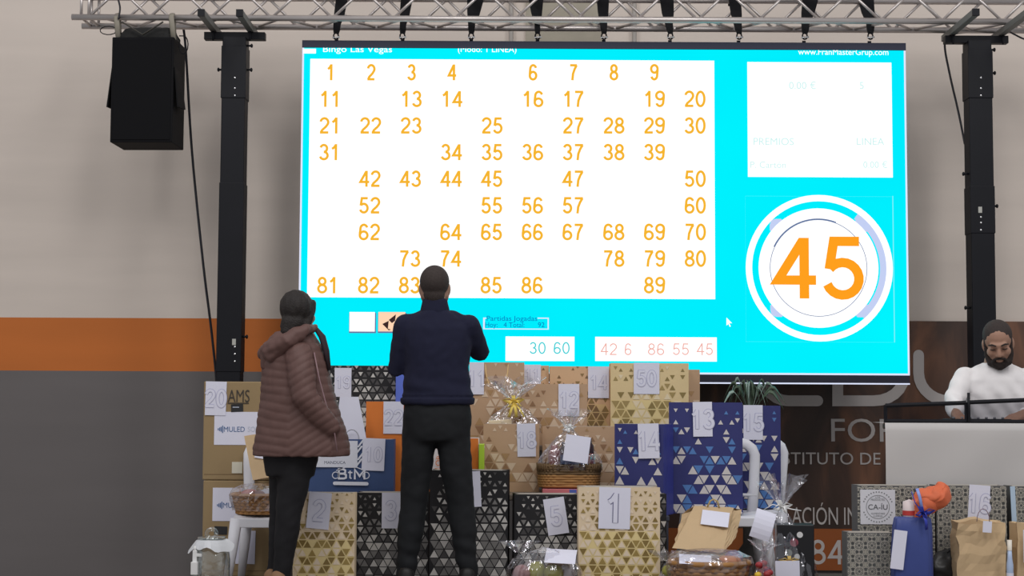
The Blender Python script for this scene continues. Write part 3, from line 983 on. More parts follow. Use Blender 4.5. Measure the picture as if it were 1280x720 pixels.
def tri_pattern(b, w, h, st, fb, seed, z_end=1.0, smin=0.42):
    rnd = random.Random(seed * 7 + 3)
    s = st['s']; rh = s * 0.866; nr = int(h / rh)
    def put(cx, cz, up, sc, m, lift):
        q = []
        for k in range(3):
            a = PI / 2 + k * 2 * PI / 3 + (0 if up else PI)
            x = cx + s * .577 * sc * math.cos(a); z = cz + s * .577 * sc * math.sin(a)
            x = max(-w / 2 + .001, min(w / 2 - .001, x)); z = max(0.001, min(h - .001, z))
            q.append((x, -fb(x / w + .5, z / h) - lift, z))
        b.add(q, [(0, 1, 2)], m)
    for r in range(nr + 1):
        v = (r + .5) * rh / h
        if v > 1.0: break
        p = st['p0'] + (st['p1'] - st['p0']) * v
        sc = (0.86 if v < .4 else 0.86 - (v - .4) / .6 * (0.86 - smin))
        n = int(w / (s / 2)) + 2
        for i in range(n):
            cx = -w / 2 + i * s / 2; up = (i + r) % 2 == 0
            if abs(cx) > w / 2 - s * .12: continue
            cz = r * rh + (rh / 3 if up else rh * 2 / 3)
            if st['line'] and v < .55:
                put(cx, cz, up, 0.99, st['line'], 0.0014)
                if rnd.random() < 0.9: put(cx, cz, up, 0.78, rnd.choices(st['tris'], st['w'])[0], 0.0026)
            elif rnd.random() < p:
                put(cx, cz, up, sc, rnd.choices(st['tris'], st['w'])[0], 0.002)


def tile_pattern(b, w, h, fb):
    t = 0.066
    nx = int(w / t) + 1; nz = int(h / t) + 1
    X = Matrix.Translation((0, -0.0105, 0))
    def rg(cx, cz, r0, r1, seg=14):
        if abs(cx) - r1 > w / 2 or cz - r1 > h or cz + r1 < 0: return
        k0 = len(b.v); b.ring(cx, cz, r0, r1, tile_line, X, 0, seg)
        for k in range(k0, len(b.v)):
            p = b.v[k]; b.v[k] = (max(-w / 2 + .002, min(w / 2 - .002, p[0])), p[1], max(.002, min(h - .002, p[2])))
    for i in range(-nx // 2, nx // 2 + 1):
        for j in range(nz + 1):
            cx = i * t; cz = j * t + 0.02
            rg(cx, cz, 0.0075, 0.0105); rg(cx, cz, 0.0225, 0.0265, 18)
            hx, hz = cx + t / 2, cz + t / 2
            rg(hx, hz, 0.009, 0.0125); rg(hx, hz, 0.0, 0.004, 8)
            for a in range(4):
                an = PI / 4 + a * PI / 2
                rg(cx + 0.036 * math.cos(an), cz + 0.036 * math.sin(an), 0.0055, 0.0085, 10)
                rg(cx + 0.0165 * math.cos(an - PI / 4), cz + 0.0165 * math.sin(an - PI / 4), 0.0035, 0.006, 8)
                rg(cx + 0.0165 * math.cos(an), cz + 0.0165 * math.sin(an), 0.0, 0.003, 6)
            for a in range(4):
                an = a * PI / 2
                x0, z0 = cx + 0.0265 * math.cos(an), cz + 0.0265 * math.sin(an)
                x1, z1 = cx + 0.033 * math.cos(an), cz + 0.033 * math.sin(an)
                if abs(x1) < w / 2 - .01 and 0.01 < z1 < h - .01: b.stroke([(x0, z0), (x1, z1)], 0.004, tile_line, X)


def sheet(e, I, px, py, d, wpx, hpx, txt='', rot=0.0, tilt=0.0, lift=0.012, th=None, curl=0.0, name='number_sheet', m=None, dark=False, yaw=0.0):
    """a paper sheet with an outlined number, centred at a photo pixel"""
    c = at(px, py, d)
    k = d / FPX
    W, H = wpx * k, hpx * k
    X = I @ Matrix.Translation((c.x, d - lift, c.z)) @ Matrix.Rotation(yaw, 4, 'Z') @ Matrix.Rotation(tilt, 4, 'X') @ Matrix.Rotation(rot, 4, 'Y')
    b = MB()
    m = m or white_paper
    n = 6; vs = []; fs = []
    for j in range(n + 1):
        v = j / n - .5
        yy = -curl * (0.25 - v * v) * 4
        vs += [(-W / 2, yy, v * H), (W / 2, yy, v * H)]
    k0 = len(vs); vs += [(p[0], p[1] + 0.0012, p[2]) for p in vs]
    for j in range(n):
        a = 2 * j
        fs += [(a, a + 1, a + 3, a + 2), (k0 + a, k0 + a + 2, k0 + a + 3, k0 + a + 1), (a, a + 2, k0 + a + 2, k0 + a), (a + 1, k0 + a + 1, k0 + a + 3, a + 3)]
    fs += [(0, k0, k0 + 1, 1), (2 * n, 2 * n + 1, k0 + 2 * n + 1, k0 + 2 * n)]
    b.add(vs, fs, m, False, X)
    if txt:
        th = th or hpx * 0.5
        b.digits(txt, X @ Matrix.Translation((0, -0.0012 - curl, 0.0)), th * k, pencil_dark if dark else pencil, .21, inner=m, innerwt=.145) if txt.isdigit() else b.text(txt, X @ Matrix.Translation((0, -0.002, 0.0)), th * k, pencil, 'C')
    return b.build(name, e)


def cord_handle(e, w, h, d, front, m, hh=0.12, sp=0.3, droop=False):
    b = MB(); y = 0.004 if front else d - 0.004
    s = -1 if droop else 1
    P = [(-w * sp / 2, y, h - 0.03), (-w * sp / 2, y, h)] + [(w * sp / 2 * -math.cos(t), y - 0.006 * (1 if droop else 0), h + s * hh * math.sin(t)) for t in [i * PI / 10 for i in range(1, 10)]] + [(w * sp / 2, y, h), (w * sp / 2, y, h - 0.03)]
    b.tube(P, 0.0035, m, 6)
    b.build('handle', e)


_seed = [1]
GRP_F = 'gift bags of the prize pile'


def gift_bag(label, x0, x1, ytop, d, zb, depth, style, sheets=(), rot=0.0, name='gift_bag', cat='gift bag', group=GRP_F, bulge=0.008, handle=None, taper=0.0, crumple=0.0, pinch=0.2, smin=.30):
    ym = (ytop + 640) / 2
    xa = at(x0, ym, d).x; xb = at(x1, ym, d).x
    W = (xb - xa) / max(0.9, math.cos(rot)); H = at((x0 + x1) / 2, ytop, d).z - zb
    e = thing(name, label, cat, ((xa + xb) / 2, d, zb), rot, group)
    _seed[0] += 1
    st = styles.get(style)
    b = MB()
    if st:
        fb = bag_mesh(b, W, depth, H, st['base'], st['side'], bulge, pinch, crumple, taper, _seed[0])
        tri_pattern(b, W, H, st, fb, _seed[0], smin=smin)
    elif style == 'tile':
        fb = bag_mesh(b, W, depth, H, tile_base, tile_base, bulge, pinch, 0, 0, _seed[0])
        tile_pattern(b, W, H, fb)
    else:
        fb = bag_mesh(b, W, depth, H, style, style, bulge, pinch, crumple, taper, _seed[0])
    b.build('body', e)
    I = inv_of(e)
    for sh in sheets:
        sheet(e, I, sh[0], sh[1], d, sh[2], sh[3], *sh[4:5], **(sh[5] if len(sh) > 5 else {}))
    if handle: cord_handle(e, W, H, depth, True, handle[0], *handle[1:])
    e['_w'] = W; e['_h'] = H; e['_d'] = depth
    return e


def bag_dims(e): return e['_w'], e['_h'], e['_d']


def R(d): return math.radians(d)


# ---- front row, standing on the stage
SZ = STAGE_Z
gift_bag('gold triangle gift bag with sheet 2, behind the woman', 367, 444, 616, 8.65, SZ, 0.10, 'gold', [(399, 638, 28, 45, '2', dict(rot=R(5), th=26))])
gift_bag('dark triangle gift bag behind the man\'s left leg, with sheet 3', 445, 536, 616, 9.02, SZ, 0.16, 'black', [(489, 638, 23, 44, '3', dict(th=24))])
gift_bag('tall grey and black triangle gift bag behind the man\'s right leg', 537, 635, 588, 8.96, SZ, 0.17, 'silver', [(596, 611, 10, 44, '', dict(rot=R(-3)))], rot=R(-3))
gift_bag('black triangle gift bag behind a wrapped tray, with tilted sheet 5', 643, 727, 618, 9.02, SZ, 0.16, 'black', [(695, 645, 26, 45, '5', dict(rot=R(-9), th=24))], rot=R(4))
gift_bag('cream and gold gift bag with sheet 1, frontmost in the middle', 723, 825, 609, 8.74, SZ, 0.17, 'gold', [(768, 635, 39, 51, '1', dict(rot=R(1.5), th=36, dark=True))])
gift_bag('black triangle gift bag almost hidden behind the bag numbered 1', 748, 833, 617, 8.93, SZ, 0.09, 'black', smin=.6)

# ---- things on the low table
navy_paper = mat('navy_paper', (52, 70, 108), 0.55, 0.06)
e = gift_bag('wide dark blue shopping bag with a white crest and sheet 10', 386, 492, 549, 9.22, BENCH_Z, 0.14, navy_paper,
             [(467, 568, 28, 40, '10', dict(rot=R(2), th=18))], pinch=.12)
I = inv_of(e); ppm = FPX / 9.22
b = MB()
WP = mat('white_print', (188, 190, 200), 0.6, 0.03)
zz = lambda py, px=440: at(px, py, 9.22).z
xx = lambda px, py=580: at(px, py, 9.22).x
b.box((xx(386.5), 9.207, zz(584)), (xx(447), 9.210, zz(551)), WP, I)
b.build('white_panel', e)
b = MB()
Xd = lambda px, py, l=0.013: I @ Matrix.Translation((at(px, py, 9.22).x, 9.22 - l, at(px, py, 9.22).z))
for k in range(4):
    q0 = (xx(446 + 2 * (k % 2)), zz(582 - k * 8)); q1 = (xx(452 + 2 * (k % 2)), zz(574 - k * 8))
    b.stroke([q0, q1], 0.01, WP, I @ Matrix.Translation((0, 9.206, 0)))
for gi, g in enumerate(([(424, 598), (424, 586.5), (430, 586.5), (432, 588), (432, 590.5), (430, 592), (425, 592)], [(430, 592), (433, 593.5), (433, 597), (430.5, 598), (423, 598)],
                        [(438, 588), (438, 597), (440, 598)], [(435.5, 590.5), (441, 590.5)], [(444, 599), (444, 587), (450, 595), (456, 587), (456, 599)])):
    b.stroke([(xx(p), zz(q)) for p, q in g], 0.0115 if gi != 2 and gi != 3 else .008, WP, I @ Matrix.Translation((0, 9.206 - .0003 * gi, 0)), 0, True)
Xf = I @ Matrix.Translation((0, 9.206, 0))
b.stroke([(xx(419), zz(604)), (xx(459), zz(604.5))], 0.020, WP, Xf)
for s in (-1, 1):
    c = xx(439 + s * 19), zz(594)
    b.ring(c[0], c[1], 0.016, 0.021, WP, Xf, 0, 16)
b.stroke([(xx(421), zz(588)), (xx(432), zz(584)), (xx(446), zz(584)), (xx(457), zz(588))], 0.005, WP, Xf)
b.text('MANDUCA', Xd(419, 578, .0135), 3.6 / ppm, mat('dark_print', (70, 76, 96)), 'C')
b.build('printed_crest', e)
W_, H_, D_ = bag_dims(e)
cord_handle(e, W_, H_, D_, True, mat('grey_cord', (150, 150, 160)), 0.055, 0.17)

orange = mat('orange_paper', (186, 104, 44), 0.5, 0.06)
gift_bag('plain orange gift bag behind the blue shopping bag, with sheet 22', 457, 512, 502, 9.40, BENCH_Z, 0.12, orange, [(492, 522, 25, 40, '22', dict(th=19))], pinch=.1)
e = gift_bag('white and orange bag seen between the man\'s legs', 516, 599, 547, 9.42, BENCH_Z, 0.12, mat('white_card', (190, 184, 184)), [], pinch=.1)
I = inv_of(e); b = MB()
g = lambda px, py: (at(px, py, 9.42).x, at(px, py, 9.42).z)
b.add([(g(*p)[0], 9.348, g(*p)[1]) for p in ((517, 617), (536, 617), (550, 549), (598, 549), (598, 617))][0:0] + [(g(*p)[0], 9.407, g(*p)[1]) for p in ((548, 548), (598, 548), (598, 617), (556, 617))], [(0, 3, 2, 1)], orange, False, I)
b.add([(g(*p)[0], 9.407, g(*p)[1]) for p in ((517, 592), (537, 592), (541, 617), (517, 617))], [(0, 3, 2, 1)], orange, False, I)
b.text('COLOR', I @ Matrix.Translation((*(lambda q: (q.x, 9.403, q.z))(at(547, 585, 9.42)),)) @ Matrix.Rotation(R(-82), 4, 'Y'), 0.03, orange, 'C')
b.build('orange_print', e)
b = MB(); q = at(602, 569, 9.33); b.box((q.x - 0.016, 9.3, BENCH_Z), (q.x + 0.016, 9.42, at(602, 555, 9.33).z), mat('lime_card', (150, 180, 50), 0.4), None, 0.003)
b.box((q.x - 0.0165, 9.305, at(602, 560, 9.33).z), (q.x + 0.0165, 9.41, at(602, 557.5, 9.33).z), white_paper)
tag(b.build('carton', None, (q.x, 9.36, BENCH_Z)), 'slim lime green carton standing right of the man\'s hip', 'box')

gift_bag('tan gift bag on the low table with sheet 18', 604, 674, 530, 9.48, BENCH_Z, 0.13, 'tan', [(658, 550, 23, 41, '18', dict(th=20, rot=R(-1.5)))])
gift_bag('plain tan gift bag directly behind the wrapped wicker basket', 678, 770, 533, 9.54, BENCH_Z, 0.14, 'tan', [], rot=R(-4))

# ---- back row on the tall table
e = gift_bag('black gift bag with white triangles, left end of the back row', 408, 497, 457, 9.98, TAB_Z, 0.14, 'black', [(429, 478, 21, 36, '19', dict(th=15, lift=.014))], smin=.5)
b = MB()
e = gift_bag('slim blue bag peeking out left of the man\'s waist', 494, 520, 466, 9.9, TAB_Z, 0.10, mat('bright_blue_paper', (78, 96, 176)), [], pinch=.1)
gift_bag('tan triangle gift bag right of the man, with a loose cord handle', 586, 655, 453, 9.98, TAB_Z, 0.12, 'tan', [(596, 473, 18, 40, '11', dict(th=20))], handle=(mat('cream_cord', (200, 170, 120)), 0.19, 0.42, True))
gift_bag('narrow tan gift bag with a half hidden sheet at its top', 650, 686, 457, 10.08, TAB_Z, 0.10, 'tangold', [(665, 468, 22, 24, '11', dict(th=14))])
gift_bag('light tan gold triangle bag left of the tallest gold bag', 687, 763, 458, 10.04, TAB_Z, 0.12, 'tangold', [(748, 478, 26, 39, '14', dict(th=18))])
gift_bag('brownish tan bag in front of the back row, with sheet 12', 652, 734, 480, 9.80, TAB_Z, 0.10, 'tan', [(711, 500, 26, 40, '12', dict(th=20))])
gift_bag('tall straw and bronze triangle bag with sheet 50 in the back row', 763, 861, 454, 9.94, TAB_Z, 0.13, 'goldbig', [(808, 473, 32, 39, '50', dict(th=20))])
gift_bag('pinkish tan bag behind the tall bag with sheet 50', 838, 875, 462, 10.12, TAB_Z, 0.10, 'tan', [])

# ---- blue bags on the chairs
q = at(806, 690, 9.2)
b = MB(); b.box((q.x - .15, 9.04, SZ), (q.x + .12, 9.20, CHZ), mat('dark_crate', (62, 64, 76), .6), None, .006); b.box((q.x - .155, 9.035, CHZ - .03), (q.x + .125, 9.205, CHZ - .002), mat('dark_crate', (62, 64, 76), .6), None, .004)
tag(b.build('storage_box', None, (q.x, 9.12, SZ)), 'dark grey lidded storage box under the short wide blue bag', 'box')
gift_bag('short wide blue triangle bag with sheet 14', 769, 828, 530, 9.06, CHZ, 0.20, 'blue', [(810, 551, 27, 43, '14', dict(th=24, rot=R(-2), yaw=R(-22), lift=.04))], rot=R(-22), pinch=.05)
gift_bag('large blue triangle bag with sheet 13, on a white chair', 838, 928, 503, 9.21, CHZ, 0.16, 'blue', [(878, 524, 24, 43, '13', dict(th=24, rot=R(-1)))], rot=R(-3))
gift_bag('rightmost blue triangle bag, behind a chair back', 915, 976, 507, 9.70, CHZ, 0.16, 'blue', [(941, 528, 24, 43, '15', dict(th=22))])

# ---- grey tile-print bags at right
gift_bag('grey tile print bag with a round white emblem sticker', 1071, 1168, 607, 8.46, SZ, 0.13, 'tile', group='grey tile print gift bags')
e = bpy.data.objects[-1] if False else [o for o in COL.objects if o.get('label', '').startswith('grey tile print bag with a round')][0]
I = inv_of(e); b = MB(); dd = 8.46
q0 = at(1075, 655, dd); q1 = at(1118, 612, dd); c = at(1096.5, 633.5, dd); kk = dd / FPX
b.box((q0.x, dd - 0.0145, q0.z), (q1.x, dd - 0.012, q1.z), mat('sticker_white', (178, 178, 184)), I)
gr = mat('sticker_grey', (96, 98, 100)); Xs = I @ Matrix.Translation((0, dd - 0.0155, 0))
b.ring(c.x, c.z, 14 * kk, 14.6 * kk, gr, Xs, 0, 40)
b.text('CA-ÍU', I @ Matrix.Translation((c.x, dd - 0.016, c.z)), 6.2 * kk, mat('sticker_dark', (64, 66, 70)), 'C', width=24 * kk)
for s, dz, h in (('LOS', 12, 2), ('PRODUCTES', 9, 2.4), ('ALIMENTARIS', -8, 2.2), ('LLEIDA', -11, 2)):
    b.text(s, I @ Matrix.Translation((c.x, dd - 0.016, c.z + dz * kk)), h * kk, gr, 'C', width=min(17, len(s) * 1.9) * kk)
for k in range(34):
    a = k * 2 * PI / 34
    if abs(math.sin(a)) < 0.25: continue
    b.disc(c.x + 18.5 * kk * math.cos(a), c.z + 18.5 * kk * math.sin(a), 0.9 * kk, gr, Xs, 0, 6)
b.build('emblem_sticker', e)
gift_bag('low grey tile print bag, front left of the emblem bag', 1058, 1120, 666, 8.30, SZ, 0.12, 'tile', group='grey tile print gift bags')
gift_bag('grey tile print bag with sheet 16, below the desk cloth', 1170, 1258, 607, 8.46, SZ, 0.13, 'tile', [(1223, 629, 26, 45, '16', dict(th=24, rot=R(4)))], group='grey tile print gift bags')
gift_bag('grey tile print bag at the far right edge with a pale blue tag', 1264, 1350, 608, 8.46, SZ, 0.13, 'tile', [(1266, 632, 6, 48, '', dict(rot=R(-2), name='pale_tag', m=mat('pale_blue_tag', (150, 168, 186))))], group='grey tile print gift bags')

# ---- kraft bags
def kraft_bag(label, x0, x1, ytop, d, zb, depth, sheets=(), **k):
    return gift_bag(label, x0, x1, ytop, d, zb, depth, kraft, sheets, name='paper_bag', cat='paper bag', group='brown paper bags', crumple=k.pop('crumple', 0.012), **k)


e = kraft_bag('crumpled kraft paper bag with a small white tag, bottom right', 1196, 1258, 652, 8.22, SZ, 0.13, [(1232, 658, 11, 14, '', dict(lift=.03, name='paper_tag', rot=R(4)))], crumple=0.024)
I = inv_of(e); b = MB()
P = [at(1221 + 8 - 8 * math.cos(t), 652 - 16 * math.sin(t), 8.19) for t in [i * PI / 8 for i in range(9)]]
b.tube(P, 0.002, mat('dark_cord', (110, 90, 100)), 6, I); b.build('handle', e)
kraft_bag('brown paper bag cut off by the right edge', 1270, 1325, 654, 8.24, SZ, 0.12, [(1284, 682, 14, 40, '', dict(lift=.03))], crumple=0.015)


def leaning_bag(label, front, back, df, db, sheets, seed, crump, handle):
    """folded paper bag leaning back; front and back corners (bl, br, tr, tl) in photo pixels with their depths"""
    F = [at(*p, d_) for p, d_ in zip(front, df)]; B = [at(*p, d_) for p, d_ in zip(back, db)]
    base = (F[0] + F[1]) / 2
    e = thing('paper_bag', label, 'paper bag', base, 0, 'brown paper bags')
    I = inv_of(e); b = MB()
    def quad(P, nu=9, nv=10, pinch=0.0):
        vs = []; fs = []
        ctr = sum((F + B), Vector()) / 8
        for j in range(nv + 1):
            v = j / nv
            for i in range(nu + 1):
                u = i / nu
                p = P[0] * (1 - u) * (1 - v) + P[1] * u * (1 - v) + P[2] * u * v + P[3] * (1 - u) * v
                if pinch: p = p + (ctr - p) * pinch * math.sin(PI * u) * v
                vs.append(p + noise.noise_vector(p * 16 + Vector((seed, 0, 0))) * crump + noise.noise_vector(p * 45) * crump * .35)
        for j in range(nv):
            for i in range(nu):
                k = j * (nu + 1) + i; fs.append((k, k + 1, k + nu + 2, k + nu + 1))
        b.add(vs, fs, kraft, False, I)
    quad(F); quad([B[1], B[0], B[3], B[2]])
    quad([F[1], B[1], B[2], F[2]], 6, 10, .12); quad([B[0], F[0], F[3], B[3]], 6, 10, .12)
    quad([F[3], F[2], B[2], B[3]]); quad([B[0], B[1], F[1], F[0]])
    b.build('body', e)
    til = math.atan2((F[3] - F[0]).y, (F[3] - F[0]).z)
    for (px, py, wp, hp, txt, rot, dl) in sheets:
        v = (front[0][1] - py) / (front[0][1] - front[3][1]); d = df[0] + (df[3] - df[0]) * v
        sheet(e, I, px, py, d - dl, wp, hp, txt, rot=rot, tilt=-til, lift=0.0)
    if handle:
        b = MB(); P2 = [at(px, py, df[2] - 0.005) for px, py in handle]; b.tube(P2, 0.005, mat('kraft_cord', (160, 140, 90)), 6, I); b.build('handle', e)
    return e


leaning_bag('kraft paper bag leaning back under a blank sheet, above the centre basket', ((840, 685), (903, 691), (917, 634), (868, 632)), ((846, 670), (920, 672), (928, 636), (853, 642)), (8.62, 8.60, 8.92, 8.92), (8.74, 8.76, 8.95, 8.95), [(894, 648, 34, 29, '', R(11), .02)], 3, .008, [(884, 634), (888, 626), (892, 624), (897, 627), (899, 635)])
leaning_bag('kraft paper envelope bag standing on the chair behind the woman', ((316, 600), (362, 592), (352, 538), (305, 545)), ((320, 600), (364, 592), (354, 538), (307, 545)), (9.08, 9.08, 9.16, 9.16), (9.12, 9.12, 9.18, 9.18), [(325, 568, 12, 10, '', R(10), .012)], 8, .002, None)
b = MB()
q = at(878, 690, 8.72); b.box((q.x - .13, 8.60, SZ), (q.x + .14, 8.86, at(878, 690, 8.64).z - 0.012), mat('plain_card', (140, 118, 88)), None, .004)
b.box((q.x - .131, 8.72, SZ + .02), (q.x + .141, 8.74, at(878, 690, 8.64).z - 0.0115), mat('packing_tape', (160, 140, 110)))
tag(b.build('cardboard_box', None, (q.x, 8.72, SZ)), 'low plain cardboard box hidden under the leaning kraft bag', 'box')

# ---- loose white sheet standing in the blue shopping bag
d = 9.25
b = MB(); P = [at(418, 549, d), at(458, 549, d), at(448, 496, d + .02), at(425, 496, d + .02)]
P = [P[0], P[1], P[2], P[3]]; lowc = [p + Vector((0, 0, -0.25)) for p in P[:2]]
Q = [lowc[0], lowc[1], P[1], P[2], P[3], P[0]]
b.add(Q + [p + Vector((0, .0015, 0)) for p in Q], [(0, 1, 2, 5), (5, 2, 3, 4), (7, 6, 11, 8), (8, 11, 10, 9), (0, 6, 7, 1), (1, 7, 8, 2), (2, 8, 9, 3), (3, 9, 10, 4), (4, 10, 11, 5), (5, 11, 6, 0)], white_paper)
cc = (P[0] + P[1] + P[2] + P[3]) / 4
o = b.build('paper_sheet', None, (cc.x, d, BENCH_Z + .05)); tag(o, 'loose white sheet sticking up out of the blue shopping bag', 'sheet')

# ================================================================== BASKETS AND CELLOPHANE
wick = mat('wicker', (138, 100, 58), 0.65, 0.25, 30)
wick_d = mat('wicker_dark', (92, 72, 48), 0.7, 0.25, 30)


def wicker(b, rx, ry, h, z0=0, rows=8, m=wick, flare=1.12, n=40):
    for r in range(rows):
        z = z0 + h * (r + .5) / rows; k = 1 + (flare - 1) * (r / (rows - 1))
        P = []
        for i in range(n * 2 + 1):
            a = 2 * PI * i / (n * 2); w_ = 0.004 * (1 if (i // 2 + r) % 2 else -1)
            P.append(((rx * k + w_) * math.cos(a), (ry * k + w_) * math.sin(a), z))
        b.tube(P, h / rows * .62, m, 6, None, (0.7, 1), caps=False)
    P = [(rx * flare * 1.03 * math.cos(a), ry * flare * 1.03 * math.sin(a), z0 + h) for a in [2 * PI * i / 40 for i in range(41)]]
    b.tube(P, h / rows * .75, m, 8, caps=False)
    b.add([(rx * .97 * math.cos(a), ry * .97 * math.sin(a), z0 + .006) for a in [2 * PI * i / 32 for i in range(32)]], [tuple(range(32))], wick_d)
    # lining that closes the weave
    b.lathe([(1, z0 + .004), (flare, z0 + h * .98)], wick_d, (0, 0, 0), 32, Matrix.Diagonal((rx * .97, ry * .97, 1, 1)))


def film(b, rx, ry, z0, zt, ztop, seed, tie=(0, 0), m=None, spread=.06, bul=1.06, seg=44, sidez=None):
    """crinkled clear wrap gathered at a tie and flaring above it"""
    rnd = random.Random(seed)
    ph = [rnd.random() * 6 for _ in range(6)]
    prof = []
    N = 9
    for i in range(N + 1):
        t = i / N
        prof.append((1 - t ** 1.6 * .96 + (bul - 1) * math.sin(PI * min(1, t * 2)), z0 + (zt - z0) * t, t))
    vs = []
    for (k, z, t) in prof:
        for j in range(seg):
            a = 2 * PI * j / seg
            cr = 1 + (.05 + .10 * t) * math.sin(7 * a + ph[0]) + .05 * math.sin(13 * a + ph[1] + z * 30) + rnd.uniform(-.035, .035)
            vs.append((rx * k * cr * math.cos(a) + tie[0] * t * t, ry * k * cr * math.sin(a) + tie[1] * t * t, z + rnd.uniform(-.006, .006)))
    if ztop > zt:
        for i in range(1, 6):
            t = i / 5; rr = 0.014 + spread * t
            for j in range(seg):
                a = 2 * PI * j / seg
                cr = 1 + .4 * math.sin(5 * a + ph[2]) * t + .25 * math.sin(11 * a + ph[3]) + rnd.uniform(-.1, .1)
                vs.append((tie[0] + rr * cr * math.cos(a), tie[1] + rr * .7 * cr * math.sin(a), zt + (ztop - zt) * t * (1 + .25 * math.sin(4 * a + ph[4]) * t)))
    n = len(vs) // seg; fs = []
    for i in range(n - 1):
        for j in range(seg): fs.append((i * seg + j, i * seg + (j + 1) % seg, (i + 1) * seg + (j + 1) % seg, (i + 1) * seg + j))
    b.add(vs, fs, m or cello, False)


def bow(b, c, s, m, seed=0, n=4, tails=2):
    rnd = random.Random(seed)
    for i in range(n):
        a = PI * (i / n) * 2 + .4
        L = s * rnd.uniform(.8, 1.1)
        dx, dz = math.cos(a) * L, math.sin(a) * L * .6
        P = [c, (c[0] + dx * .5, c[1] - .02, c[2] + dz * .5 + s * .25), (c[0] + dx, c[1] - .015, c[2] + dz), (c[0] + dx * .5, c[1] - .02, c[2] + dz * .5 - s * .12), c]
        b.tube(P, s * .17, m, 8, None, (1, .25))
    for i in range(tails):
        x = (i - (tails - 1) / 2) * s * .5
        b.tube([c, (c[0] + x * .8 + s * .15, c[1] - .03, c[2] - s * .7), (c[0] + x * 1.5 + s * .25, c[1] - .02, c[2] - s * 1.5)], s * .16, m, 8, None, (1, .25))


def lumps(e, specs, name):
    for (x, y, z, r, m) in specs:
        b = MB()
        b.ell((x, y, z), r, m, None, 14, 9, lambda p: p + noise.noise_vector(p * 30) * 0.006)
        b.build(name, e)


# basket on the chair beside the woman
d = 9.0; q = at(323, 637, d)
e = thing('gift_basket', 'small wicker basket in cellophane on the chair beside the woman', 'basket', (q.x, d, CHZ + .004), 0)
b = MB(); wicker(b, 0.118, 0.11, 0.105, 0.0, 7, wick, 1.18); b.build('basket', e)
lumps(e, [(-.05, 0, .105, (.05, .045, .03), mat('pink_wrap', (150, 96, 92), .4)), (.05, .01, .105, (.05, .05, .035), mat('silver_wrap', (150, 150, 160), .3)), (0, -.05, .10, (.05, .035, .03), mat('brown_wrap', (96, 60, 50), .4))], 'packet')
b = MB(); b.lathe([(.140, .02), (.156, .07), (.164, .105), (.142, .14), (.09, .162), (.03, .168), (.004, .17)], cello, (0, 0, 0), 36, None, 0.95, False, lambda a, z: 1 + .05 * math.sin(9 * a + z * 60) + .03 * math.sin(17 * a)); b.build('cellophane', e)

# wicker hamper on the low table
d = 9.36; q = at(711, 612, d)
e = thing('gift_hamper', 'dark wicker hamper in tied cellophane with a blank sheet, mid pile', 'hamper', (q.x, d, BENCH_Z + .032), 0)
ppm = FPX / d
b = MB()
X = None
rx, ry = 0.172, 0.10
# rectangular basket of woven rows
for r in range(9):
    z = 0.012 + r * 0.0145; g = 1 + .05 * r / 8
    P = []
    cx_, cy_ = rx * g, ry * g
    for k in range(61):
        a = 2 * PI * k / 60; c, s = math.cos(a), math.sin(a); w2 = 1 + .015 * (1 if (k + r) % 2 else -1)
        P.append((cx_ * w2 * math.copysign(abs(c) ** .42, c), cy_ * w2 * math.copysign(abs(s) ** .42, s), z))
    b.tube(P, .009, wick if r < 5 else wick_d, 6, None, (.7, 1), caps=False)
b.loft([(0.004, 0, 0, rx * .98, ry * .98), (0.11, 0, 0, rx * 1.02, ry * 1.02)], wick_d, 40, None, False, 0, 4.5)
for k in range(46):
    a = 2 * PI * k / 46; c, s = math.cos(a), math.sin(a)
    x = rx * 1.06 * math.copysign(abs(c) ** .42, c); y = ry * 1.06 * math.copysign(abs(s) ** .42, s)
    b.tube([(x, y, .10), (x * 1.01, y * 1.01, .142)], .006, wick_d, 6)
b.build('basket', e)
jar_g = mat('dark_jar', (52, 40, 44), .25); jar_b = mat('blue_label', (66, 78, 110), .4); jar_r = mat('red_jar', (120, 74, 72), .35)
for (x, y, r_, hh, m1, m2) in ((-.085, -.02, .035, .13, jar_r, jar_r), (-.02, -.01, .036, .15, jar_g, jar_b), (.055, -.02, .042, .15, jar_g, jar_b), (.115, -.01, .03, .17, jar_g, jar_r)):
    b = MB(); z0 = .115
    b.lathe([(0, z0), (r_, z0), (r_, z0 + hh * .75), (r_ * .6, z0 + hh * .85), (r_ * .6, z0 + hh), (0, z0 + hh)], m1, (x, y, 0), 20)
    b.lathe([(r_ * 1.02, z0 + hh * .15), (r_ * 1.02, z0 + hh * .5)], m2, (x, y, 0), 20)
    b.build('jar', e)
b = MB(); zt = at(711, 535, d).z - e.location.z; film(b, .185, .12, .10, zt, at(711, 515, d).z - e.location.z, 4, (0.0, 0), None, .075); b.build('cellophane', e)
b = MB(); bow(b, (0, -.03, zt), .045, mat('white_ribbon', (205, 205, 215), .4), 3, 6, 0); b.build('ribbon_bow', e)
sheet(e, inv_of(e), 721, 561, d - .13, 31, 33, '', rot=R(8), tilt=R(-8))
b = MB(); q2 = at(702, 616, 9.22)
b.box((at(678, 616, 9.3).x, 9.23, BENCH_Z), (at(726, 616, 9.3).x, 9.48, BENCH_Z + .030), mat('pink_box', (176, 98, 104), .4), None, .002)
b.box((at(712, 616, 9.2).x, 9.229, BENCH_Z + .003), (at(721, 616, 9.2).x, 9.232, BENCH_Z + .028), mat('blue_label2', (70, 84, 150)))
tag(b.build('chocolate_box', None, (q2.x, 9.36, BENCH_Z)), 'flat pink box lying under the wicker hamper', 'box')

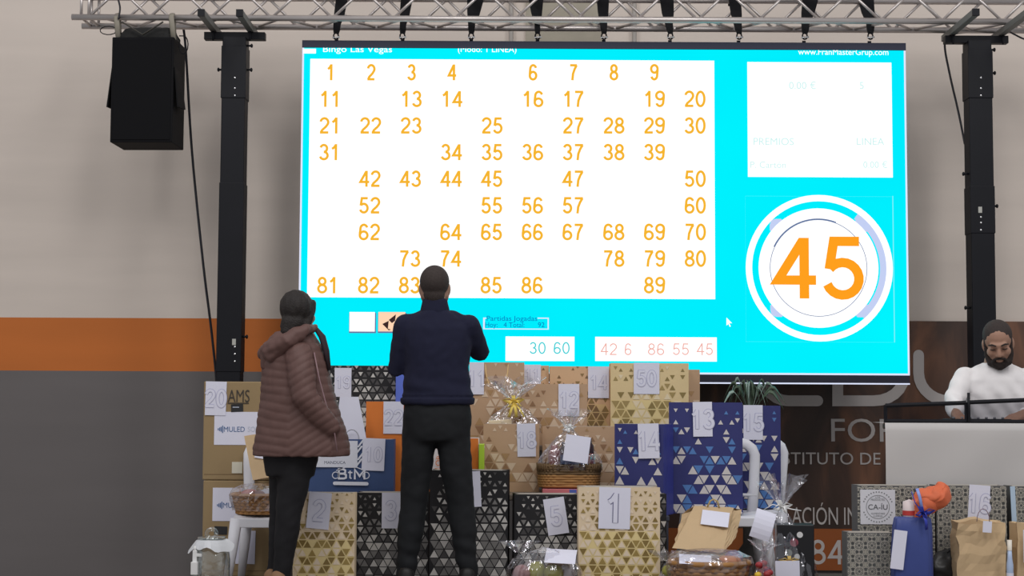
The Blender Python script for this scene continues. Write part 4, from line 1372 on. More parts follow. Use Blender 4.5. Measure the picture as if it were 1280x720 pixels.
# tall cellophane parcel with yellow ribbon
d = 9.69; q = at(641, 600, d)
e = thing('wrapped_gift', 'cellophane wrapped gift with a yellow ribbon bow, behind sheet 18', 'gift', (q.x, d, BENCH_Z), 0)
b = MB(); b.lathe([(0, 0), (.045, 0), (.047, .2), (.03, .28), (.016, .32), (.016, .38), (0, .38)], mat('bottle_green', (70, 70, 56), .2), (0, 0, 0), 20); b.build('bottle', e)
zz_ = lambda py: at(641, py, d).z - e.location.z
b = MB(); film(b, .165, .055, zz_(540), zz_(501), zz_(476), 9, (0.0, 0), None, .12); b.build('cellophane', e)
b = MB(); yel = mat('yellow_ribbon', (205, 178, 90), .4); bow(b, (0.005, -.055, zz_(502)), .062, yel, 5, 5, 3); b.build('ribbon_bow', e)
b = MB(); b.box((-.12, -.05, zz_(531)), (.02, .03, zz_(524)), mat('cream_tray', (190, 176, 150)), Matrix.Rotation(R(-4), 4, 'Y'), .004); b.build('tray', e)

# wrapped tray, front
d = 8.62; q = at(680, 700, d)
e = thing('wrapped_gift', 'low cellophane parcel with a white sheet on top, before bag 5', 'gift', (q.x, d, SZ), 0)
b = MB(); b.box((-.17, -.10, 0), (.17, .10, .075), mat('tray_wood', (120, 96, 66)), None, .006); b.build('tray', e)
gg = mat('olive_pack', (126, 124, 60), .35); g2 = mat('grey_pack', (120, 112, 112), .35); g3 = mat('rose_pack', (140, 110, 112), .35)
lumps(e, [(-.12, -.04, .10, (.05, .05, .05), g3), (-.04, -.03, .11, (.05, .05, .055), gg), (.05, -.05, .105, (.055, .05, .05), gg), (.12, -.02, .10, (.05, .05, .05), g2), (-.07, .05, .11, (.06, .05, .05), g2), (.06, .05, .11, (.06, .05, .05), mat('brown_pack', (90, 70, 52), .35))], 'packet')
b = MB(); b.lathe([(1.0, .0), (1.06, .06), (1.04, .13), (.85, .18), (.5, .215), (.12, .235), (.01, .24)], cello, (0, 0, 0), 40, Matrix.Diagonal((.19, .125, 1, 1)), 1, False, lambda a, z: 1 + .05 * math.sin(8 * a + z * 40) + .04 * math.sin(15 * a + 1)); b.build('cellophane', e)
b = MB(); b.lathe([(.02, .21), (.05, .24), (.10, .27)], cello, (-.13, 0, .0), 20, None, .6, False, lambda a, z: 1 + .3 * math.sin(5 * a)); b.build('cellophane_tail', e)
sheet(e, inv_of(e), 701, 695, d - .04, 38, 40, '', rot=R(6), tilt=R(-70), curl=.01)

# centre basket with clear wrap
d = 8.42; q = at(887, 735, d)
e = thing('gift_basket', 'wide wicker basket of sweets under cellophane, bottom centre right', 'basket', (q.x, d, SZ), 0)
b = MB(); zr = at(887, 703, d).z - SZ
wicker(b, .178, .125, zr, 0, 9, wick, 1.12); b.build('basket', e)
lumps(e, [(-.10, -.04, zr + .005, (.06, .05, .035), mat('slate_pack', (66, 78, 88), .4)), (0.02, -.05, zr, (.05, .04, .025), mat('brown_pack', (90, 70, 52), .35)), (.10, -.03, zr + .01, (.06, .05, .03), mat('orange_pack', (160, 100, 60), .35)), (.13, .04, zr + .02, (.05, .05, .04), mat('purple_pack', (110, 90, 120), .3)), (0, .05, zr + .01, (.07, .05, .03), g2)], 'packet')
sheet(e, inv_of(e), 869, 699, d - .10, 40, 18, '', rot=R(4), tilt=R(-55), curl=-.012)
b = MB(); b.lathe([(1.1, zr * .3), (1.2, zr * .8), (1.22, zr), (1.12, zr + .035), (.8, zr + .06), (.35, zr + .07), (.02, zr + .072)], cello, (0, 0, 0), 44, Matrix.Diagonal((.185, .13, 1, 1)), 1, False, lambda a, z: 1 + .04 * math.sin(9 * a + z * 50) + .04 * math.sin(17 * a)); b.build('cellophane', e)
d = 8.56; q = at(834, 735, d)
e = thing('wrapped_gift', 'small clear wrapped parcel between bag 1 and the wide basket', 'gift', (q.x, d, SZ), 0)
lumps(e, [(0, 0, .06, (.05, .05, .06), g2), (.01, -.01, .12, (.04, .045, .035), gg)], 'packet')
b = MB(); film(b, .065, .06, 0, .17, .22, 21, (0, 0), None, .05); b.build('cellophane', e)

# dark boxed gift in cellophane
d = 8.60; q = at(985, 735, d)
e = thing('wrapped_gift', 'black boxed gift in cellophane with a white tie, right of the chairs', 'gift', (q.x, d, SZ), R(-6))
hb = at(985, 655, d).z - SZ
b = MB(); b.box((-.06, -.06, 0), (.135, .10, hb), mat('black_box', (28, 28, 32), .3, k=1.2), None, .004)
b.build('box', e)
b = MB()
for (x, z, r_, m1) in ((.03, hb * .75, .022, mat('print_red', (120, 60, 70))), (.06, hb * .86, .016, mat('print_white', (180, 180, 180))), (.0, hb * .6, .02, mat('print_grey', (110, 115, 110))), (.045, hb * .55, .015, mat('print_white', (180, 180, 180)))):
    b.disc(x, z, r_, m1, Matrix.Translation((0, -.0615, 0)))
b.build('box_print', e)
b = MB(); film(b, .165, .13, 0.0, at(975, 633, d).z - SZ, at(985, 600, d).z - SZ, 33, (-.03, 0), None, .085, 1.02); b.build('cellophane', e)
zt = at(975, 633, d).z - SZ
b = MB(); bow(b, (-.03, -.02, zt), .06, mat('white_ribbon', (205, 205, 215), .4), 8, 4, 0)
for s in (-1, 1): b.tube([(-.03, -.03, zt), (-.03 + s * .05, -.04, zt + .012 * s * -1), (-.03 + s * .10, -.03, zt - .02)], .007, mat('white_ribbon', (205, 205, 215), .4), 6, None, (1, .4))
b.build('ribbon_bow', e)
I6 = inv_of(e)
sheet(e, I6, 953, 656, d - .14, 25, 36, '', rot=R(18), tilt=R(-10), curl=.02)
b = MB(); bow(b, (.0, -.145, at(983, 698, d).z - SZ), .05, mat('gold_ribbon', (190, 164, 96), .35), 11, 5, 0); b.build('gold_bow', e)
sheet(e, I6, 984, 714, d - .16, 30, 26, '', R(-1))
# small sweets parcel in front
d = 8.29; q = at(955, 740, d)
e = thing('wrapped_gift', 'small clear parcel of red and yellow sweets, left of the boxed gift', 'gift', (q.x, d, SZ), 0)
b = MB(); b.lathe([(0, 0), (.06, 0), (.075, .12), (.07, .125), (.055, .01), (0, .01)], wick, (0, 0, 0), 24); b.build('pot', e)
rr_ = mat('sweet_red', (130, 40, 44), .3); yy_ = mat('sweet_yellow', (190, 160, 50), .3); pp_ = mat('sweet_plum', (90, 50, 70), .3)
rnd = random.Random(5)
for i in range(16):
    a = rnd.random() * 6.28; r0 = rnd.random() * .055; b = MB()
    b.ell((r0 * math.cos(a), r0 * math.sin(a), .13 + rnd.random() * .07), (.02, .02, .016), rnd.choice([rr_, rr_, yy_, pp_]), None, 10, 7); b.build('sweet', e)
b = MB(); film(b, .078, .07, 0.0, .25, .30, 41, (0, 0), None, .05, 1.1); b.build('cellophane', e)

# ================================================================== POTTED PLANT
d = 10.27; q = at(938, 600, d)
leafm = mat('plant_leaf', (62, 76, 62), 0.35, 0.25, 20); leaf2 = mat('plant_leaf_pale', (120, 138, 130), 0.3, 0.15, 20)
pz0 = TAB_Z
e = thing('potted_plant', 'leafy potted plant behind the blue bags, under the screen edge', 'plant', (q.x, d, SZ), 0)
hp = at(938, 507, d).z - SZ
b = MB(); b.lathe([(0, 0), (.11, 0), (.12, .02), (.10, .05), (.05, .12), (.045, hp - .32), (.10, hp - .26), (.10, hp - .25), (0, hp - .25)], mat('plant_stand', (60, 56, 54), .5), (0, 0, 0), 24); b.build('stand', e)
b = MB(); b.lathe([(0, hp - .25), (.075, hp - .25), (.1, hp - .06), (.105, hp - .05), (.09, hp - .05), (.085, hp - .07), (0, hp - .075)], mat('terracotta', (130, 84, 62), .7), (0, 0, 0), 24); b.build('pot', e)
rnd = random.Random(12)
for k in range(20):
    a = (k * 2.4) % (2 * PI); L = rnd.uniform(.12, .26); hgt = rnd.uniform(.10, .19) ; wd = rnd.uniform(.013, .019)
    b = MB(); vs = []; fs = []
    for i in range(9):
        t = i / 8
        r0 = L * t ** 0.8; z = hp - .06 + (hgt + .06) * math.sin(min(1.0, t * 1.5) * PI * .5) - .20 * max(0, t - .5) ** 1.3 * 1.6
        w0 = wd * math.sin(PI * min(1, .12 + t * .88)) if t > .3 else .004
        c = Vector((r0 * math.cos(a), r0 * math.sin(a) * .35, z)); n_ = (Vector((-math.sin(a), math.cos(a), 0)) * .6 + Vector((0, 0, .75 if k % 2 else -.55))).normalized(); up = Vector((0, 0, 1))
        vs += [c - n_ * w0, c - up * w0 * .35, c + n_ * w0, c + up * .0025]
    for i in range(8):
        o0 = 4 * i
        for j in range(4): fs.append((o0 + j, o0 + (j + 1) % 4, o0 + 4 + (j + 1) % 4, o0 + 4 + j))
    fs += [(0, 3, 2, 1), (32, 33, 34, 35)]
    b.add(vs, fs, leafm if k % 3 else leaf2, True); b.build('leaf', e)

# ================================================================== CARDBOARD BOXES AT LEFT
card = mat('brown_cardboard', (128, 109, 80), 0.8, 0.07, 4, bump=.05)
card_d = mat('cardboard_edge', (100, 82, 58), 0.8)
black_lbl = mat('black_label', (36, 36, 38), .5)


def big_box(label, x0, x1, yt, zb, ztop, d):
    xa = at(x0, yt + 60, d).x; xb = at(x1, yt + 60, d).x
    e = thing('cardboard_box', label, 'box', ((xa + xb) / 2, d, zb), 0, 'stacked cardboard boxes')
    I = inv_of(e); b = MB()
    b.box((xa, d, zb), (xb, d + .38, ztop), card, I, .006)
    b.build('body', e)
    b = MB(); b.box((xa - .001, d + .16, zb + .3), (xb + .001, d + .22, ztop + .0012), mat('packing_tape2', (150, 128, 96), .3), I); 
    b.build('tape', e)
    b = MB()
    b.box((xa + .01, d - .0008, zb + .03), (xb - .01, d, zb + .034), card_d, I)
    b.build('printed_line', e)
    return e, I


D = 9.33
zmid = at(290, 600, D).z; ztp = at(290, 477, D).z
e, I = big_box('lower cardboard box of the stack at left', 253, 338, 601, SZ, zmid - .003, D)
k = D / FPX
P_ = lambda px, py, l=.003: I @ Matrix.Translation((at(px, py, D).x, D - l, at(px, py, D).z))
muled = mat('logo_blue', (62, 90, 130), .6); lg = mat('logo_light', (160, 166, 180), .6); dk = mat('dark_ink', (58, 52, 46), .7)


def logo_sheet(e, px0, py0, px1, py1, tx):
    b = MB(); c = P_((px0 + px1) / 2, (py0 + py1) / 2, .0015); W = (px1 - px0) * k; H = (py1 - py0) * k
    b.box((-W / 2, -.001, -H / 2), (W / 2, .001, H / 2), white_paper, c)
    b.text('MULED', P_(tx + 20, (py0 + py1) / 2 + 1, .004), 6.2 * k, muled, 'C', width=26 * k)
    b.text('SOUND', P_(tx + 50, (py0 + py1) / 2 + 1, .004), 6.2 * k, lg, 'C', width=26 * k) if px1 - px0 > 60 else None
    for i in range(4):
        hh = (2.5, 4.5, 6, 9)[i] * k
        cc = P_(tx + i * 1.8, (py0 + py1) / 2 + 1, .004)
        b.rect(-.6 * k, -hh / 2, .6 * k, hh / 2, muled, cc)
    b.build('logo_sheet', e)


logo_sheet(e, 266, 610, 320, 651, 272)
b = MB(); b.box((-8 * k, -.001, -5 * k), (8 * k, .001, 5 * k), black_lbl, P_(276, 663) @ Matrix.Rotation(R(2), 4, 'Y')); b.build('black_label', e)
sheet(e, I, 307, 684, D, 24, 41, '1', rot=R(1), lift=.004, th=20, name='number_sheet')
e, I = big_box('upper cardboard box of the stack, with sheet 20', 254, 340, 478, zmid, ztp, D)
logo_sheet(e, 268, 515, 334, 556, 273)
b = MB(); b.text('AMS', P_(298.5, 495, .003), 15 * k, dk, 'C', width=27 * k); b.rect(-13 * k, -.7 * k, 13 * k, .7 * k, dk, P_(298, 504, .003)); b.build('printed_brand', e)
b = MB(); b.box((-7.5 * k, -.001, -4.8 * k), (7.5 * k, .001, 4.8 * k), black_lbl, P_(296.5, 510) @ Matrix.Rotation(R(-3), 4, 'Y'))
b.rect(-5 * k, .5 * k, 3 * k, 1.5 * k, lg, P_(296, 510, .005)); b.build('black_label', e)
sheet(e, I, 270, 498, D, 26, 42, '20', lift=.006, th=22, rot=R(1))
b = MB(); b.box((-6.5 * k, -.001, -7 * k), (6.5 * k, .001, 7 * k), mat('sticker_cream', (178, 174, 160)), P_(296.5, 584.5)); b.build('blank_sticker', e)

# ================================================================== GLASS JAR
def glass_mat():
    m = clear_film('jar_glass', (225, 232, 232), 0.12, 0.75, 0.06)
    return m


d = 8.32; q = at(263, 740, d)
e = thing('glass_dispenser', 'glass drinks jar with knobbed lid and small cloth, bottom left corner', 'jar', (q.x, d, SZ), 0)
gm = glass_mat(); k8 = d / FPX
zj = lambda py: at(263, py, d).z - SZ
r_ = 23.5 * k8
b = MB(); b.lathe([(0.0, .004), (r_ * .9, .004), (r_, .02), (r_, zj(699)), (r_ * .93, zj(688)), (r_ * .72, zj(681)), (r_ * .70, zj(674)), (r_ * .67, zj(674)), (r_ * .69, zj(681)), (r_ * .9, zj(688)), (r_ * .965, zj(699)), (r_ * .965, .024), (0, .02)], gm, (0, 0, 0), 40); b.build('glass_body', e)
b = MB(); b.lathe([(0, zj(671)), (r_ * .74, zj(671)), (r_ * .76, zj(674)), (r_ * .7, zj(676)), (0, zj(676))], gm, (0, 0, 0), 36)
kn = [(6 * k8 * math.cos(t), 0, zj(667) + 5.5 * k8 * math.sin(t)) for t in [i * 2 * PI / 20 for i in range(21)]]
b.tube(kn, 2.6 * k8, gm, 8)
b.build('lid', e)
b = MB()
vs = []; fs = []; n = 36
for i, (rr2, pz) in enumerate(((.70, 674.5), (.80, 676), (.95, 681), (1.10, 687))):
    for j in range(n):
        a = 2 * PI * j / n; w2 = 1 + .10 * i / 3 * math.sin(4 * a + 1) ; dz = (i / 3) * (0.012 * math.sin(3 * a + .6) + .009 * math.sin(7 * a) + .014 * noise.noise(Vector((math.cos(a) * 2, math.sin(a) * 2, 3))))
        vs.append((r_ * rr2 * w2 * math.cos(a), r_ * rr2 * w2 * math.sin(a), zj(pz) + dz + .002))
for i in range(3):
    for j in range(n): fs.append((i * n + j, i * n + (j + 1) % n, (i + 1) * n + (j + 1) % n, (i + 1) * n + j))
b.add(vs, fs, mat('lace_white', (176, 178, 182), .8)); b.build('lid_cloth', e)
b = MB(); xg = -r_ * .62; wp = mat('tap_white', (190, 190, 190), .35)
b.box((xg - .022, -r_ - .012, zj(716)), (xg + .012, -r_ * .72, zj(700)), wp, None, .003)
b.box((xg - .018, -r_ * .9, zj(702)), (xg + .004, -r_ * .74, zj(686)), wp, None, .003)
b.tube([(xg - .008, -r_ * .82, zj(688)), (xg - .008, -r_ * .84, zj(681))], .006, wp, 8)
b.box((xg, -r_ * .9, zj(694)), (xg + .03, -r_ * .74, zj(690)), wp, None, .002)
b.build('tap', e)

# ================================================================== BOTTLE BAG, BLACK BAG at right
d = 8.20; q = at(1140, 740, d); k8 = d / FPX
e = thing('bottle_bag', 'blue drawstring bottle bag with orange paper sticking out', 'gift bag', (q.x, d, SZ), 0)
bl = mat('blue_satin', (50, 62, 116), .4, .12, 10); rib = mat('blue_ribbon', (42, 52, 140), .35)
zk = lambda py: at(1140, py, d).z - SZ
b = MB()
rnd = random.Random(3)
b.loft([(0, .0, .0, .095, .06), (.02, 0, 0, .1, .065), (zk(690), .0, 0, .098, .062), (zk(660), .004, 0, .094, .055), (zk(648), .006, 0, .088, .042), (zk(646), .006, 0, .082, .036)], bl, 60, None, True, 0, 4.5, lambda a, z: 1 + .03 * math.sin(14 * a + z * 14) + .02 * math.sin(5 * a + 2))
b.build('body', e)
b = MB(); b.lathe([(0, zk(650)), (.03, zk(650)), (.034, zk(640)), (.032, zk(627)), (0, zk(624))], mat('carton_white', (190, 176, 176), .5), (-.008, 0, 0), 24)
b.lathe([(.0345, zk(644)), (.0345, zk(638))], mat('carton_red', (160, 50, 48), .5), (-.008, 0, 0), 24); b.build('carton', e)
b = MB()
b.ell((.098, 0, zk(626)), (.10, .06, .075), mat('orange_tissue', (184, 92, 60), .6), Matrix.Identity(4), 40, 28, lambda p: Vector((p.x, p.y, p.z + (p.x - .098) * .35)) + noise.noise_vector(p * 16) * .028 + noise.noise_vector(p * 38) * .010)
b.limb([(.02, 0, zk(646)), (.05, 0, zk(636)), (.08, 0, zk(630))], [.03, .045, .06], mat('orange_tissue', (184, 92, 60), .6), 16)
b.build('orange_paper', e)
b = MB(); bow(b, (.045, -.06, zk(640)), .055, rib, 2, 4, 1)
b.tube([(.045, -.06, zk(640)), (.01, -.05, zk(628)), (-.005, -.04, zk(614))], .009, rib, 8, None, (1, .3))
b.tube([(.045, -.06, zk(640)), (.03, -.06, zk(620)), (.02, -.05, zk(610))], .008, mat('pale_ribbon', (120, 136, 190), .3), 8, None, (1, .3))
b.build('ribbon', e)
sheet(e, inv_of(e), 1123, 687, d - .06, 16, 48, '', rot=R(7), lift=.008, yaw=R(-8))
d = 8.375; q = at(1177, 735, d)
e = thing('bin_bag', 'black crumpled plastic bag beside the blue bottle bag', 'bag', (q.x, d, SZ), 0)
b = MB(); zz2 = at(1180, 688, d).z - SZ
b.ell((.01, 0, zz2 * .5), (.10, .055, zz2 * .56), mat('black_plastic', (34, 34, 34), .35, k=1.3), None, 44, 32, lambda p: Vector((p.x + .03 * p.z / zz2, p.y, max(0, p.z))) + noise.noise_vector(p * 10) * .03 * (1 if p.z > .03 else 0) + noise.noise_vector(p * 28) * .010 * (1 if p.z > .03 else 0))
b.build('body', e)
b = MB(); b.tube([(.03, -.01, zz2 * .95), (.045, -.015, zz2 * 1.03), (.06, -.01, zz2 * 1.0)], .012, mat('black_plastic', (34, 34, 34), .35, k=1.3), 8, None, (1, .5)); b.build('knot', e)
d = 8.14; q = at(1263, 740, d)
e = thing('bottle', 'thin pale bottle standing between the two right paper bags', 'bottle', (q.x, d, SZ), 0)
zz2 = at(1263, 675, d).z - SZ
b = MB(); b.lathe([(0, 0), (.016, 0), (.017, zz2 * .62), (.012, zz2 * .72), (.010, zz2 * .86), (0, zz2 * .86)], mat('pale_bottle', (150, 165, 190), .25), (0, 0, 0), 20); b.build('body', e)
b = MB(); b.lathe([(.0112, zz2 * .84), (.0118, zz2), (0, zz2)], mat('cream_cap', (196, 190, 180), .4), (0, 0, 0), 20); b.build('cap', e)
b = MB(); b.lathe([(.0175, zz2 * .05), (.0178, zz2 * .5)], white_paper, (0, 0, 0), 20); b.build('bottle_label', e)

# ================================================================== SOUND DESK
DY0, DY1 = 8.64, 8.96
DZ = at(1190, 529, DY0).z
dx0 = at(1106.5, 560, DY0).x; dx1 = 3.15
e = thing('sound_desk', 'tall sound desk hidden under the grey cloth at right', 'desk', ((dx0 + dx1) / 2, DY0, SZ), 0)
I = inv_of(e)
b = MB(); b.box((dx0 + .06, DY0 + .015, DZ - .035), (dx1 - .02, DY1, DZ - .008), wood_dark, I, .004); b.build('desktop', e)
for x in (dx0 + .14, dx1 - .07):
    for y in (DY0 + .05, DY1 - .04):
        b = MB(); b.tube([(x, y, SZ), (x, y, DZ - .03)], .016, black_metal, 10, I); b.build('leg', e)
cloth = mat('grey_cloth', (164, 161, 160), .85, .04, 3)
b = MB(); nx, nz = 40, 16; vs = []; fs = []
zl = at(1190, 690, DY0).z
for j in range(nz + 1):
    v = j / nz
    for i in range(nx + 1):
        u = i / nx
        x = dx0 + (dx1 - dx0) * u; z = DZ + (zl - DZ) * v
        y = DY0 - .008 - .012 * v * math.sin(u * 17 + v * 2) - .008 * math.sin((u * 1.6 + v) * 9) * v
        if j == 0: y = DY0 - .002
        vs.append((x, y, z))
k0 = len(vs)
for i in range(nx + 1): vs.append((dx0 + (dx1 - dx0) * i / nx, DY1 + .005, DZ))
for j in range(nz):
    for i in range(nx): a = j * (nx + 1) + i; fs.append((a, a + nx + 1, a + nx + 2, a + 1))
for i in range(nx): fs.append((i, i + 1, k0 + i + 1, k0 + i))
b.add(vs, fs, cloth, True)
o = b.build('desk_cloth', None, ((dx0 + dx1) / 2, DY0, zl)); tag(o, 'plain grey cloth hanging over the front of the sound desk', 'cloth')
smoke = clear_film('smoked_mesh', (30, 30, 34), .16, .4, .5)
_n = smoke.node_tree.nodes
for n_ in list(_n):
    if n_.type == 'BSDF_TRANSPARENT': n_.inputs[0].default_value = (.66, .66, .69, 1)
fy = DY0 + .07
for (xa, xb, lab, tilt) in ((1107, 1208, 'low black framed smoked screen on the desk, nearer the LED screen', 0), (1211, 1330, 'low black framed smoked screen on the desk before the man in white', 0)):
    A = at(xa, 530, fy); B_ = at(xb, 530, fy)
    zt0 = at(xa, 507 if xa < 1200 else 503, fy).z; zt1 = at(xb, 503.5 if xa < 1200 else 498, fy).z
    e = thing('desk_screen', lab, 'screen', ((A.x + B_.x) / 2, fy, DZ), 0, 'low screens on the desk')
    I = inv_of(e); b = MB(); t = .010
    b.tube([(A.x, fy, DZ), (A.x, fy, zt0)], t, black_metal, 4, I, smooth=False); b.tube([(B_.x, fy, DZ), (B_.x, fy, zt1)], t, black_metal, 4, I, smooth=False)
    b.tube([(A.x, fy, zt0), (B_.x, fy, zt1)], t * 1.15, black_metal, 4, I, smooth=False); b.tube([(A.x, fy, DZ + t), (B_.x, fy, DZ + t)], t, black_metal, 4, I, smooth=False)
    b.build('frame', e)
    b = MB(); b.add([(A.x, fy, DZ), (B_.x, fy, DZ), (B_.x, fy, zt1), (A.x, fy, zt0)], [(0, 1, 2, 3)], smoke, False, I); b.build('smoked_panel', e)
    if xa < 1200:
        b = MB(); b.tube([(B_.x + .01, fy - .015, DZ), (B_.x + .01, fy - .015, at(1209, 491, fy).z)], .008, black_metal, 6, I); b.build('post', e)
# small mixer behind the screens
xm = at(1215, 520, 8.86).x
e = thing('mixing_console', 'small black mixing console on the desk under the man\'s hands', 'console', (xm, 8.86, DZ), 0)
b = MB(); b.box((-.14, -.07, 0), (.2, .1, .022), black_metal, None, .006); b.build('body', e)
for i in range(7):
    b = MB(); b.tube([(-.11 + i * .045, -.03, .021), (-.11 + i * .045, -.03, .033)], .008, mat('knob_grey', (120, 120, 125)), 8); b.build('knob', e)

# ================================================================== PEOPLE
skin_m = mat('skin', (132, 104, 90), .55, .06, 20)
skin2 = mat('skin_tan', (136, 104, 88), .55, .06, 20)
hair_dark = mat('dark_hair', (34, 29, 28), .6, .3, 60, k=1.2, bump=.5, bscale=150)
hair_short = mat('cropped_hair', (56, 48, 46), .8, .3, 90, k=1.2, bump=.4, bscale=220)


def head_pieces(b, X, m, nose=True):
    b.ell((0, -.012, .035), (.077, .097, .086), m, X)
    b.ell((0, .028, -.042), (.060, .064, .076), m, X)
    b.ell((0, .060, -.092), (.030, .028, .026), m, X)
    b.limb([(-.036, .079, .022), (0, .088, .02), (.036, .079, .022)], [.012, .013, .012], m, 10, X)
    b.limb([(0, .088, .012), (0, .104, -.03)], [.010, .014], m, 10, X)
    for s in (-1, 1):
        b.ell((s * .012, .094, -.035), (.010, .011, .009), m, X, 10, 8)
        b.ell((s * .038, .058, -.025), (.027, .03, .028), m, X, 12, 8)
        b.ell((s * .0755, -.004, -.006), (.012, .021, .032), m, X, 12, 8); b.ell((s * .062, -.005, -.035), (.016, .03, .03), m, X, 12, 8)
        b.ell((s * .031, .076, .002), (.015, .012, .010), m, X, 10, 8)
        b.limb([(s * .055, .0, -.05), (s * .04, .045, -.085), (0, .062, -.097)], [.022, .022, .022], m, 10, X)
    b.ell((0, .088, -.063), (.024, .011, .006), m, X, 12, 8); b.ell((0, .086, -.073), (.021, .011, .006), m, X, 12, 8)


def hand_pieces(b, wrist, to, up, m, side=1, curl=.6, sc=1.0):
    """palm, four fingers and a thumb; to = finger direction, up = back of the hand"""
    f = Vector(to).normalized(); u_ = Vector(up); u_ = (u_ - f * u_.dot(f)).normalized(); s_ = f.cross(u_) * side
    w0 = Vector(wrist)
    def T(x, y, z): return w0 + (f * x + s_ * y + u_ * z) * sc
    b.limb([T(.0, 0, 0), T(.03, 0, 0)], [.026 * sc, .028 * sc], m, 12)
    for y in (-.030, -.010, .010, .030): b.limb([T(.02, y * .7, 0), T(.085, y, 0)], [.015 * sc, .0125 * sc], m, 10)
    for y, L in ((-.032, .058), (-.0108, .074), (.0108, .080), (.032, .070)):
        p = T(.085, y, 0); a = 0; q = [p]; x, z = .085, 0
        for seg, fr in ((.45, .5), (.30, .8), (.25, .6)):
            a += curl * fr
            x += L * seg * math.cos(a); z -= L * seg * math.sin(a)
            q.append(T(x, y * (1 + .15 * (x - .085) / .07), z))
        b.limb(q, [.0095 * sc, .009 * sc, .0083 * sc, .0072 * sc], m, 10)
    b.limb([T(.015, .028, -.004), T(.045, .052, -.012), T(.072, .060, -.022), T(.092, .056, -.030)], [.014 * sc, .012 * sc, .0105 * sc, .0085 * sc], m, 10)


def shoe(b, x, y, z, ang, m, L=.27):
    X = Matrix.Translation((x, y, z)) @ Matrix.Rotation(ang, 4, 'Z')
    b.limb([(0, -.04, .045), (0, .06, .045), (0, L - .09, .035)], [.045, .046, .038], m, 14, X)
    b.limb([(0, -.04, .05), (0, -.03, .10)], [.046, .045], m, 14, X)
    b.box((-.044, -.08, 0), (.044, L - .06, .03), m, X)


def wrinkle(amp, f1=14.0, f2=30.0):
    def fn(co, n):
        v = noise.noise(Vector((co.x * f1, co.y * f1, co.z * f1 * .75))) + .5 * noise.noise(co * f2)
        return amp * v
    return fn


# ---- man seen from behind
d = 8.60; S_ = FPX / d
q = at(545, 600, d)
e = thing('person', 'man in dark navy sweater and black trousers standing with back turned', 'person', (q.x, d, SZ), 0)
nav = mat('navy_knit', (24, 26, 50), .9, .12, 40, k=1.1, sheen=.0, bump=.15, bscale=300)
blk = mat('black_trousers', (20, 22, 26), .85, .12, 30, k=1.1)
shoe_m = mat('black_shoe', (22, 20, 20), .5, k=1.2)
HX = Matrix.Translation((-.016, .012, 1.622)) @ Matrix.Rotation(R(6), 4, 'X')
b = MB()
head_pieces(b, HX, skin_m)
b.limb([(-.014, -.012, 1.575), (-.01, -.01, 1.50), (0, 0, 1.42)], [.056, .058, .075], skin_m, 16)
b.loft([(.80, 0, 0, .12, .09), (.95, 0, 0, .155, .11), (1.1, 0, 0, .145, .105), (1.3, 0, 0, .165, .11), (1.42, 0, 0, .15, .085), (1.48, 0, 0, .08, .06)], skin_m)
mL = [(-.165, 0, 1.415), (-.215, .03, 1.19), (-.10, .26, 1.27)]; mR = [(.165, 0, 1.415), (.226, .12, 1.285), (.115, .31, 1.385)]
for A in (mL, mR): b.limb(A, [.05, .042, .03], skin_m)
hand_pieces(b, mL[2], (.5, .7, .25), (-.5, .3, .8), skin_m, 1, .8); hand_pieces(b, mR[2], (-.55, .6, .3), (.5, .3, .8), skin_m, -1, .8)
lgL = [(-.085, 0, .86), (-.118, .01, .47), (-.158, -.02, .09)]; lgR = [(.085, 0, .86), (.132, .01, .47), (.178, -.02, .09)]
for A in (lgL, lgR): b.limb(A, [.08, .055, .036], skin_m)
for x, s in ((-.158, -1), (.178, 1)): b.limb([(x, -.03, .05), (x, .12, .035)], [.034, .028], skin_m)
body = solid(b, 'body', e, .006, 4)
b = MB()
b.loft([(.995, 0.005, 0, .196, .125), (1.03, .004, 0, .198, .128), (1.06, .004, 0, .188, .122), (1.2, 0, 0, .172, .12), (1.32, -.002, 0, .184, .125), (1.40, -.004, -.003, .188, .112), (1.45, -.006, -.005, .150, .09), (1.485, -.01, -.008, .098, .075), (1.50, -.012, -.01, .075, .068)], nav, 40)
for A in (mL, mR): b.limb([A[0], ((Vector(A[0]) + Vector(A[1])) / 2), A[1], (Vector(A[1]) + Vector(A[2])) / 2, A[2]], [.068, .062, .056, .050, .040], nav, 18)
for s in (-1, 1): b.limb([(s * .07, -.005, 1.455), (s * .165, 0, 1.405)], [.05, .066], nav, 16)
def man_disp(co, n):
    v = wrinkle(.006, 9, 24)(co, n)
    v += .004 * math.sin(co.z * 60 + co.x * 12) * max(0, 1 - abs(co.z - 1.08) / .12)
    if co.z < 1.04: v += -.006 if co.z > 1.03 else .002
    return v
solid(b, 'sweater', e, .008, 6, man_disp)
b = MB(); b.loft([(1.48, -.012, -.008, .083, .074), (1.555, -.014, -.008, .068, .066), (1.565, -.014, -.006, .062, .060)], nav, 32)
solid(b, 'collar', e, .007, 3, wrinkle(.002))
b = MB()
b.loft([(1.02, .004, 0, .176, .112), (.93, .004, 0, .186, .122), (.85, .004, 0, .18, .12), (.80, .004, 0, .165, .11)], blk, 36)
for A, sx in ((lgL, -1), (lgR, 1)):
    b.limb([(A[0][0] + sx * .004, 0, .87), (A[0][0] + sx * .014, 0, .72), (A[1][0], A[1][1], .47), ((A[1][0] + A[2][0]) / 2, -.01, .28), (A[2][0], A[2][1], .10)], [.094, .089, .075, .066, .052], blk, 20)
solid(b, 'trousers', e, .009, 14, lambda co, n: wrinkle(.007, 10, 26)(co, n) + .004 * math.sin(co.z * 70 + co.x * 20) * max(0, 1 - abs(co.z - .2) / .2))
for x, a in ((-.158, .22), (.178, -.22)):
    b = MB(); shoe(b, x, -.02, 0, a, shoe_m); solid(b, 'shoe', e, .008, 4)
b = MB()
